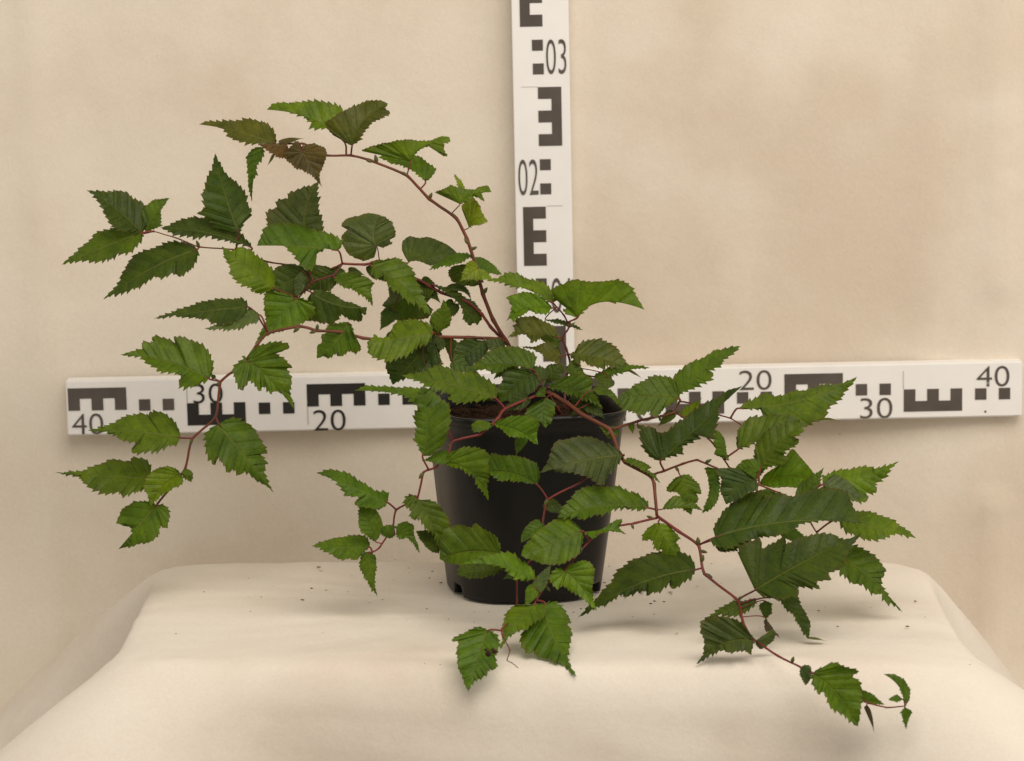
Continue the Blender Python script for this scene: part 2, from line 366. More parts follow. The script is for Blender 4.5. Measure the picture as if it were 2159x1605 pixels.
# ------------------------------------------------------------------ pot and soil
POT_H = 0.147; PC = (0.0, 0.0); PROT = math.radians(12)
def pot_ring(t, inset=0.0):
    """rounded square section, rounder towards the foot; t = 0 foot .. 1 rim"""
    half = 0.0585+(0.0718-0.0585)*t - inset; n = 2.7+1.9*t; pts = []
    for k in range(120):
        a = 2*math.pi*k/120
        c, s = math.cos(a), math.sin(a); r = half/((abs(c)**n+abs(s)**n)**(1/n))
        x, y = r*c, r*s
        pts.append((x*math.cos(PROT)-y*math.sin(PROT), x*math.sin(PROT)+y*math.cos(PROT)))
    return pts
def pot():
    V, Fc, rows = [], [], []
    prof = [(0.0, .0, .006), (0.0, .0, .002), (.003, .0, 0.0), (.04, .04, 0), (.075, .075, 0), (.11, .11, 0), (.15, .15, 0), (.25, .25, 0), (.4, .4, 0), (.55, .55, 0), (.7, .7, 0), (.8, .8, 0), (.9, .9, 0),
            (.955, .955, 0), (.958, .958, -.0012), (.99, .99, -.0014), (1.0, 1.0, -.0008), (1.001, 1.0, .0008), (.995, .995, .0014), (.93, .93, .0015), (.80, .80, .0016)]
    for (h, t, ins) in prof:
        row = []
        for k, (x, y) in enumerate(pot_ring(t, ins)):
            z = 0.0012+h*POT_H
            a = math.atan2(y, x)
            # drainage notches cut up into the foot
            for na in (math.radians(-146), math.radians(-30), math.radians(35), math.radians(145)):
                d = abs((a-na+math.pi) % (2*math.pi)-math.pi)
                if d < 0.105: z = max(z, 0.0105 + 0.0003*h)
            row.append(len(V)); V.append((PC[0]+x, PC[1]+y, z))
        rows.append(row)
    for a, b in zip(rows, rows[1:]):
        for k in range(120):
            k2 = (k+1) % 120; Fc.append((a[k], a[k2], b[k2], b[k]))
    # recessed floor
    fl = []
    for (x, y) in pot_ring(0.07, 0.004): fl.append(len(V)); V.append((x, y, 0.011))
    Fc.append(tuple(reversed(fl)))
    o = mesh('plant_pot', V, Fc, M_pot, smooth=True)
    tag(o, 'black plastic plant pot with rounded square rim on the cloth', 'pot')
    V, Fc = [], []
    n = 26
    ring = pot_ring(0.86, 0.0022)
    V.append((0, 0, 0.134)); rows = []
    for r in [i/n for i in range(1, n+1)]:
        row = []
        for (x, y) in ring[::1]:
            X, Y = x*r, y*r; z = 0.131+0.0050*fbm(X*60, Y*60, 1, 4)+0.003*(1-r)
            row.append(len(V)); V.append((X, Y, z))
        rows.append(row)
    for k in range(120): Fc.append((0, rows[0][k], rows[0][(k+1) % 120]))
    for a, b in zip(rows, rows[1:]):
        for k in range(120): Fc.append((a[k], b[k], b[(k+1) % 120], a[(k+1) % 120]))
    for k in range(420):        # crumbs lying on the soil
        j = random.randrange(120); q = ring[j]; r = random.random()**0.5*0.95; X, Y = q[0]*r, q[1]*r; z = 0.133; s = random.uniform(.0008, .0028); b = len(V)
        for d in ((1, 0, 0), (-1, 0, 0), (0, 1, 0), (0, -1, 0), (0, 0, .8), (0, 0, -.8)):
            V.append((X+d[0]*s*random.uniform(.6, 1.5), Y+d[1]*s*random.uniform(.6, 1.5), z+d[2]*s))
        for f in ((0, 2, 4), (2, 1, 4), (1, 3, 4), (3, 0, 4), (2, 0, 5), (1, 2, 5), (3, 1, 5), (0, 3, 5)): Fc.append(tuple(b+i for i in f))
    o = mesh('potting_soil', V, Fc, M_soil)
    tag(o, 'dark brown crumbly potting soil filling the black pot', 'soil', kind='stuff')
pot()

# ------------------------------------------------------------------ the plant
plant = bpy.data.objects.new('potted_plant', None); col.objects.link(plant); plant.location = (0.015, 0.0, 0.132)
tag(plant, 'sprawling leafy plant with red arching stems and toothed green leaves, in black pot', 'plant')
ORG = Vector(plant.location)
PXCM = 27.1                       # pixels to a centimetre at the pot

RED = (0.140, 0.023, 0.018); BROWN = (0.130, 0.036, 0.017); DARKRED = (0.105, 0.018, 0.016)
# stems: (colour, radius at foot mm, radius at end mm, [(px, py, depth cm), ...])
STEMS = [
 (BROWN, 2.1, 0.8, [(1165, 868, -1), (1110, 785, 0), (1066, 718, .5), (1040, 675, .5), (1018, 620, .5), (1003, 560, .5), (985, 505, .5), (962, 460, .5), (905, 420, .3), (858, 370, 0), (780, 338, -.3), (740, 328, -.5), (690, 328, -.6), (640, 303, -1), (585, 305, -1.2)]),
 (RED, 1.5, 1.1, [(1078, 735, .5), (1035, 690, 1), (1015, 662, 1.3), (985, 637, 1.5), (930, 617, 1.6), (886, 592, 1.5), (840, 570, 1.2), (800, 550, 1), (770, 558, .8), (722, 556, .6)]),
 (BROWN, 1.0, 0.5, [(722, 556, .6), (699, 567, 1), (640, 563, 1.2), (562, 552, 1.2), (497, 527, 1.2), (420, 521, 1), (375, 503, .9), (325, 488, .8)]),
 (DARKRED, 1.0, 0.7, [(722, 556, .6), (704, 580, 0), (664, 592, -.6), (652, 600, -.8), (630, 629, -1.2)]),
 (BROWN, 1.6, 1.0, [(1072, 728, .5), (1055, 715, 0), (990, 712, -1), (925, 711, -2), (870, 716, -2.6), (815, 718, -3), (765, 713, -3.3), (720, 700, -3.6), (668, 697, -4), (632, 688, -4.2), (565, 702, -4.6), (540, 730, -5), (510, 770, -5.3), (465, 805, -5.5), (455, 880, -6), (405, 925, -6.2), (390, 990, -6.4), (350, 1040, -6.4), (332, 1062, -6.5)]),
 (RED, 1.5, 0.7, [(1178, 862, -2.5), (1138, 833, -5), (1065, 862, -7), (1050, 882, -8.4), (1012, 916, -9), (955, 930, -9.4), (945, 955, -9.8), (920, 985, -10.2), (893, 996, -10.3), (880, 1050, -10.6), (835, 1075, -10.8), (828, 1110, -11), (800, 1155, -11.2), (782, 1166, -11.3)]),
 (BROWN, 2.1, 1.4, [(1180, 872, -3), (1152, 826, -4.8), (1195, 850, -6), (1230, 876, -7.6), (1285, 905, -8.6), (1303, 950, -9.2), (1318, 975, -9.8), (1370, 1003, -10.5), (1379, 1020, -11), (1385, 1088, -12)]),
 (RED, 1.5, 0.5, [(1385, 1088, -12), (1430, 1120, -13), (1473, 1150, -14), (1485, 1210, -15.2), (1555, 1265, -17), (1566, 1310, -19), (1585, 1345, -21), (1640, 1383, -24), (1690, 1408, -25.5), (1760, 1445, -27.2), (1830, 1482, -28.6), (1870, 1492, -29), (1908, 1489, -29.2)]),
 (RED, 1.1, 0.7, [(1385, 1092, -12), (1340, 1103, -13), (1300, 1110, -13.6), (1255, 1130, -14.2), (1225, 1160, -14.8), (1192, 1200, -15.4), (1150, 1235, -16.2), (1120, 1285, -17.5)]),
 (BROWN, 1.1, 0.6, [(1370, 1003, -10.5), (1400, 993, -10.8), (1440, 978, -11), (1470, 970, -11.2), (1512, 988, -11.4), (1545, 1005, -11.3), (1600, 1022, -11), (1650, 1042, -10.6), (1690, 1060, -10.2), (1712, 1108, -10), (1735, 1142, -10)]),
 (BROWN, 1.2, 0.6, [(1289, 906, -8.6), (1345, 888, -8), (1400, 876, -7.4), (1421, 870, -7), (1442, 880, -6.8), (1484, 915, -6.6), (1508, 941, -6.5), (1539, 988, -6.4), (1557, 1013, -6.3), (1585, 1040, -6.2), (1640, 1052, -6)]),
 (RED, 0.9, 0.5, [(1421, 870, -7), (1434, 847, -6), (1471, 854, -5), (1515, 875, -4.4), (1540, 882, -4.2), (1565, 898, -4), (1600, 935, -3.8)]),
 (DARKRED, 1.3, 0.7, [(1190, 862, -2), (1192, 800, -1), (1203, 768, -.6), (1194, 735, -.4), (1186, 712, -.3), (1200, 690, -.2), (1190, 666, 0), (1164, 636, .2)]),
 (RED, 0.9, 0.8, [(1303, 950, -9.2), (1265, 985, -10.6), (1222, 1018, -11.4), (1155, 1053, -12), (1145, 1095, -12.2), (1140, 1150, -12.8), (1108, 1195, -13.2), (1090, 1215, -13.5), (1090, 1278, -15.5), (1075, 1310, -19), (1058, 1326, -22.3), (1060, 1345, -24)]),
 (DARKRED, 0.5, 0.35, [(1060, 1340, -23.5), (1075, 1371, -25.5), (1069, 1392, -26.2), (1080, 1398, -26.5), (1092, 1408, -26.8)]),
]
def catmull(pts, n):
    out = []
    P = [pts[0]]+pts+[pts[-1]]
    for i in range(1, len(P)-2):
        for k in range(n):
            t = k/n; a, b, c, d = P[i-1], P[i], P[i+1], P[i+2]
            cm = [0.5*((2*b[j])+(-a[j]+c[j])*t+(2*a[j]-5*b[j]+4*c[j]-d[j])*t*t+(-a[j]+3*b[j]-3*c[j]+d[j])*t**3) for j in range(3)]
            out.append(tuple(cm[j]*.4+.6*(b[j]+(c[j]-b[j])*t) for j in range(3)))
    out.append(pts[-1]); return out
def tube(pts, rads, seg=8):
    V, Fc = [], []
    prev = None
    for i, p in enumerate(pts):
        t = (pts[min(i+1, len(pts)-1)]-pts[max(i-1, 0)]).normalized()
        if prev is None: n = t.orthogonal().normalized()
        else: n = (prev-t*prev.dot(t)).normalized()
        prev = n; b = t.cross(n)
        for k in range(seg):
            a = 2*math.pi*k/seg; V.append(p+(n*math.cos(a)+b*math.sin(a))*rads[i])
    for i in range(len(pts)-1):
        for k in range(seg):
            k2 = (k+1) % seg; Fc.append((i*seg+k, i*seg+k2, (i+1)*seg+k2, (i+1)*seg+k))
    Fc.append(tuple(range(seg-1, -1, -1))); Fc.append(tuple(range((len(pts)-1)*seg, len(pts)*seg)))
    return V, Fc
SAMPLES = []
def build_stem(c, r0, r1, pts):
    fine = catmull(pts, 5); world = [at(x, y, d/100) for x, y, d in fine]
    n = len(fine); nodes = {i*5 for i in range(1, len(pts)-1)}
    rads = []
    for i in range(n):
        r = 0.83*(r0+(r1-r0)*i/(n-1))/1000
        rads.append(r*(1.22 if i in nodes else 1.0))
    world = [p+Vector((random.uniform(-1, 1), random.uniform(-1, 1), random.uniform(-1, 1)))*0.00012 for p in world]
    for p in fine: SAMPLES.append(p)
    V, Fc = tube([p-ORG for p in world], rads)
    o = mesh('branch', V, Fc, M_stem, plant, True); o.color = (*c, 1)
for s in STEMS: build_stem(*s)

# outline of half a leaf: x as a share of the half width, y as a share of the length
PLAIN = [(0, 0), (.28, -.04), (.58, -.045), (.82, .01), (.95, .09), (1.0, .19), (.985, .28), (.93, .37), (.82, .47), (.66, .57), (.47, .67), (.28, .77), (.13, .86), (.05, .94), (0, 1)]
LOBED = [(0, 0), (.28, -.06), (.58, -.075), (.83, -.02), (.93, .07), (.98, .17), (1.06, .32), (1.16, .42), (.66, .41), (.69, .52), (.58, .62), (.36, .71), (.17, .81), (.06, .92), (0, 1)]
def outline(lobe, s):
    f = s*(len(PLAIN)-1); i = min(int(f), len(PLAIN)-2); t = f-i
    if lobe < .5: t = t
    a = [PLAIN[i][k]*(1-lobe)+LOBED[i][k]*lobe for k in (0, 1)]; b = [PLAIN[i+1][k]*(1-lobe)+LOBED[i+1][k]*lobe for k in (0, 1)]
    return a[0]+(b[0]-a[0])*t, a[1]+(b[1]-a[1])*t
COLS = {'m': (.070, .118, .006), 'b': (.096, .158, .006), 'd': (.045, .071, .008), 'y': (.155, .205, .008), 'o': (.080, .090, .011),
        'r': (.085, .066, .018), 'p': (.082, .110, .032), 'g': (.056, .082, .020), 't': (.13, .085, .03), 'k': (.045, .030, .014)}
US = [0, .22, .45, .68, .86, 1.0]
def finish_leaf(V, Fc, UV, rng, code, pet, bx, by, Y, L, e):
    me = bpy.data.meshes.new('leaf'); me.from_pydata([tuple(v) for v in V], [], Fc)
    uvl = me.uv_layers.new(name='UVMap')
    for lp in me.loops: uvl.data[lp.index].uv = UV[lp.vertex_index]
    me.polygons.foreach_set('use_smooth', [True]*len(me.polygons)); me.materials.append(M_leaf)
    bm = bmesh.new(); bm.from_mesh(me); bmesh.ops.remove_doubles(bm, verts=bm.verts, dist=1e-6); bm.to_mesh(me); bm.free()
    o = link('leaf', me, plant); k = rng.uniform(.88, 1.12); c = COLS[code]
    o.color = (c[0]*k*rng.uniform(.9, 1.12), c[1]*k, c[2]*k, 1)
    if pet:
        best = min(SAMPLES, key=lambda p: (p[0]-bx)**2+(p[1]-by)**2+((p[2]-Y)*16)**2)
        A = at(*best[:2], best[2]/100); B = at(bx, by, Y/100); C = at(e[0], e[1]+1, (e[2]+.04)/100)
        d = (B-A).length; pts = []
        t1 = (C-B).normalized()
        for i in range(9):
            t = i/8; h = (1-t)**3; h1 = 3*(1-t)**2*t; h2 = 3*(1-t)*t*t; h3 = t**3
            pts.append(A*h+(A+(B-A)*.35+Vector((0, 0, .05*d)))*h1+(B-(t1*.5+(B-A).normalized()*.5)*d*.3)*h2+B*h3-ORG)
        pts.append(C-ORG)
        r = 0.00078*min(1, max(.55, L/130))
        Vv, Ff = tube(pts, [r*1.3]+[r]*7+[r*.9, r*.4], 6)
        po = mesh('petiole', Vv, Ff, M_stem, o, True); po.color = (*(RED if code not in 'dg' else DARKRED), 1)
    return o
def build_leaf(bx, by, tx, ty, wl, wr, Y, dY, code, ctrl=None, lobe=0.35, pet=True, fold=0.0, rows=96, lift=0.0):
    L = math.hypot(tx-bx, ty-by); rng = random.Random(int(bx*7+by*13+tx*3+ty))
    if ctrl is None:
        ux, uy = (tx-bx)/L, (ty-by)/L; sg = rng.uniform(-.05, .05)
        ctrl = ((bx+tx)/2-uy*L*sg, (by+ty)/2+ux*L*sg - 0.03*L)
    cx, cy = ctrl
    Lr = math.hypot(L, dY*PXCM); wreal = max(0.40*Lr, abs(wl), abs(wr))
    wreal = min(wreal, 1.9*max(abs(wl), abs(wr), 8))
    def mid(v):
        if v < 0:
            dx, dy = 2*(cx-bx), 2*(cy-by); k = 1/max(1, math.hypot(dx, dy)/L)
            return bx+dx*v*k, by+dy*v*k, Y+dY*v, (cx-bx), (cy-by)
        a, b, c = (1-v)**2, 2*v*(1-v), v*v
        return (a*bx+b*cx+c*tx, a*by+b*cy+c*ty, Y+dY*(0.55*v+0.45*v*v)-0.10*abs(dY)*math.sin(math.pi*v),
                2*(1-v)*(cx-bx)+2*v*(tx-cx), 2*(1-v)*(cy-by)+2*v*(ty-cy))
    gx, gy = (tx-bx)/L, (ty-by)/L
    V, Fc, UV = [], [], []
    nteeth = rng.randint(13, 17); ph = rng.random(); ph2 = rng.uniform(0, 6.28); small = rows < 60
    for side, wv in ((1, wr), (-1, wl)):
        dirsgn = 1 if side*gx < 0 else -1            # screen-up side lies further back, screen-down side nearer
        upc = abs(gx)
        dep = math.sqrt(max(0, wreal*wreal-wv*wv))*dirsgn*(upc**0.7)*0.8 + fold*wreal
        start = len(V); mprev = 0
        for i in range(rows+1):
            s = i/rows; x, y = outline(lobe, s)
            x *= 1+0.05*math.sin(ph2+s*9+side); taper = math.sin(math.pi*min(1, s*1.02))**0.5 if s < 1 else 0
            f = (s*nteeth+ph) % 1.0; f2 = (s*nteeth*2.6+ph*3) % 1.0
            if i % 6 == 0: amp = rng.uniform(.7, 1.35)
            tooth = (0.115*f**1.5 + 0.035*f2 - 0.055)*min(1, 1.5*taper)*amp*(0.55+0.45*min(1, x*2.2))
            tw = tooth*max(abs(wv), 0.55*wreal)/max(6, abs(wv))
            x2 = x+tw; y2 = y+0.42*tooth
            m = max(mprev, min(1, max(0, y-0.30*x))); mprev = m
            if i == rows: m = 1
            for u in US:
                px_, v = x2*u, m+(y2-m)*u
                if i in (0, rows): px_, v = 0, (0 if i == 0 else 1)
                q = mid(min(v, 1.0)); tl = math.hypot(q[3], q[4]) or 1
                tx_, ty_ = q[3]/tl*.75+gx*.25, q[4]/tl*.75+gy*.25; tl = math.hypot(tx_, ty_); nx_, ny_ = -ty_/tl, tx_/tl
                corr = math.cos(2*math.pi*9*s)*u*(1-u*0.75)*0.034*wreal*taper
                wave = math.sin(ph2+s*11+side*2)*u*u*0.07*wreal*taper
                cup = (u*u)*0.10*wreal
                X = q[0]+side*wv*px_*nx_; Yp = q[1]+side*wv*px_*ny_ + (wave*0.35+corr*0.25)*upc - lift*min(1.2, abs(px_))**1.4
                D = q[2]+(dep*px_*(1-0.15*px_)+corr*(0.6+0.4*(1-upc))+wave+cup*(0.4))/PXCM
                V.append(at(X, Yp, D/100)-ORG); UV.append((0.5+side*0.5*u, s))
        nu = len(US)
        for i in range(rows):
            for k in range(nu-1):
                a = start+i*nu+k; q = (a, a+1, a+nu+1, a+nu)
                Fc.append(q if side > 0 else q[::-1])
    return finish_leaf(V, Fc, UV, rng, code, pet, bx, by, Y, L, mid(0.10))
CROPS = {'A': (100, 180, 3.21), 'B': (500, 180, 3.488), 'C': (450, 380, 4.012), 'D': (780, 440, 4.013), 'E': (100, 600, 2.767), 'F': (1000, 540, 4.0125), 'G': (640, 760, 2.972),
         'H': (1000, 780, 3.21), 'I': (900, 1050, 3.7325), 'J': (1280, 700, 3.8225), 'K': (1480, 760, 2.867), 'N': (1200, 1000, 3.822), 'M': (1420, 1100, 3.344)}
def resample(pts, n):
    P = [pts[0]]+pts+[pts[-1]]; fine = []
    for i in range(1, len(P)-2):
        for k in range(8):
            t = k/8; a, b, c, d = P[i-1], P[i], P[i+1], P[i+2]
            cm = [0.5*((2*b[q])+(-a[q]+c[q])*t+(2*a[q]-5*b[q]+4*c[q]-d[q])*t*t+(-a[q]+3*b[q]-3*c[q]+d[q])*t**3) for q in (0, 1)]
            fine.append(tuple(cm[q]*.55+.45*(b[q]+(c[q]-b[q])*t) for q in (0, 1)))
    fine.append(pts[-1]); acc = [0]
    for a, b in zip(fine, fine[1:]): acc.append(acc[-1]+math.hypot(b[0]-a[0], b[1]-a[1]))
    out = []; q = 0
    for i in range(n+1):
        d = acc[-1]*i/n
        while q < len(fine)-2 and acc[q+1] < d: q += 1
        t = (d-acc[q])/max(1e-6, acc[q+1]-acc[q]); t = min(1, max(0, t))
        out.append((fine[q][0]+(fine[q+1][0]-fine[q][0])*t, fine[q][1]+(fine[q+1][1]-fine[q][1])*t))
    return out, acc[-1]
def build_shaped(crop, base, tip, R, Lf, Y, dY, code, pet=True, teeth=1.0):
    """leaf whose two margins are given as point lists; it keeps its own depth, tilt and curl"""
    ox, oy, sc = CROPS[crop]
    cv = lambda p: (ox+p[0]/sc, oy+p[1]/sc)
    b, t_ = cv(base), cv(tip); R = [cv(p) for p in R]; Lf = [cv(p) for p in Lf]
    bx, by = b; tx, ty = t_; L = math.hypot(tx-bx, ty-by); gx, gy = (tx-bx)/L, (ty-by)/L; nx_, ny_ = -gy, gx
    rng = random.Random(int(bx*7+by*13+tx*3+ty))
    sides = []
    for sg, pts in ((1, R), (-1, Lf)):
        probe, per = resample([b]+pts+[t_], 40); rows = int(max(36, min(104, per/2.3)))
        poly, per = resample([b]+pts+[t_], rows)
        sides.append((sg, poly, per, rows, probe[20], max(sg*((p[0]-bx)*nx_+(p[1]-by)*ny_) for p in poly)))
    mx_, my_ = [(sides[0][4][q]+sides[1][4][q])/2 for q in (0, 1)]
    cm = ((bx+tx)/2, (by+ty)/2); mm = (cm[0]*.5+mx_*.5, cm[1]*.5+my_*.5); cx, cy = 2*mm[0]-cm[0], 2*mm[1]-cm[1]
    Lr = math.hypot(L, dY*PXCM); wr_, wl_ = sides[0][5], sides[1][5]
    wreal = min(max(0.42*Lr, wr_, wl_), 1.7*max(wr_, wl_, 8)); upc = abs(gx)
    ph2 = rng.uniform(0, 6.28); V, Fc, UV = [], [], []
    nu = len(US)
    for sg, poly, per, rows, _, wv in sides:
        dirsgn = 1 if sg*gx < 0 else -1
        wv = max(wv, 6); slope = max(-1.3, min(1.3, math.sqrt(max(0, wreal*wreal-wv*wv))*dirsgn*(upc**.7)*.75/wv))
        period = max(6.0, min(13.5, L*0.085)); amp0 = period*(0.36 if dirsgn > 0 else 0.52)*teeth; ph = rng.random(); start = len(V); mprev = 0; amp = 1
        for i in range(rows+1):
            s = i/rows; px, py = poly[i]; a, c = poly[max(0, i-1)], poly[min(rows, i+1)]
            dl = math.hypot(c[0]-a[0], c[1]-a[1]) or 1; ex, ey = (c[0]-a[0])/dl, (c[1]-a[1])/dl
            vx_, vy_ = -ey*sg, ex*sg                                   # outward from the blade
            f = (s*per/period+ph) % 1.0
            if f < 0.25: amp = rng.uniform(.6, 1.3) if rng.random() < .3 else amp
            env = min(1, s*22, (1-s)*8)
            tooth = ((f**1.6-0.26)*amp+0.55*((s*per/(period*3.3)+ph*2) % 1.0)**1.6-0.08)*amp0*env
            if i in (0, rows): tooth = 0
            px += vx_*tooth+ex*tooth*.5; py += vy_*tooth+ey*tooth*.5
            al = ((px-bx)*gx+(py-by)*gy)/L; pe = sg*((px-bx)*nx_+(py-by)*ny_)
            m = max(mprev, min(1, max(0, al-0.62*max(0, pe)/L))); mprev = m
            if i == rows: m = 1
            q0, q1, q2 = (1-m)**2, 2*m*(1-m), m*m
            MX, MY = q0*bx+q1*cx+q2*tx, q0*by+q1*cy+q2*ty
            for u in US:
                X = MX+(px-MX)*u; Yp = MY+(py-MY)*u
                al_u = ((X-bx)*gx+(Yp-by)*gy)/L; pe_u = sg*((X-bx)*nx_+(Yp-by)*ny_)
                off = math.hypot(X-MX, Yp-MY)
                pe_m = sg*((MX-bx)*nx_+(MY-by)*ny_)
                corr = math.cos(2*math.pi*9*s)*u*(1-u*.75)*.036*wreal*env
                wave = (math.sin(ph2+s*10+sg*2)+.6*math.sin(ph2*3+s*23))*u*u*.075*wreal*env
                v = min(1, max(-.1, al_u))
                D = Y+dY*(.55*v+.45*v*abs(v))-.10*abs(dY)*math.sin(math.pi*max(0, v)) + (slope*(pe_u-pe_m)+corr+wave+.04*wreal*u*u)/PXCM
                yy = Yp+(corr*.22*upc if u < 1 else 0)
                V.append(at(X, yy, D/100)-ORG); UV.append((.5+sg*.5*u, s))
        for i in range(rows):
            for k in range(nu-1):
                a = start+i*nu+k; q = (a, a+1, a+nu+1, a+nu); Fc.append(q if sg > 0 else q[::-1])
    e = (bx+.18*(cx-bx), by+.18*(cy-by), Y+dY*.06)
    return finish_leaf(V, Fc, UV, rng, code, pet, bx, by, Y, L, e)

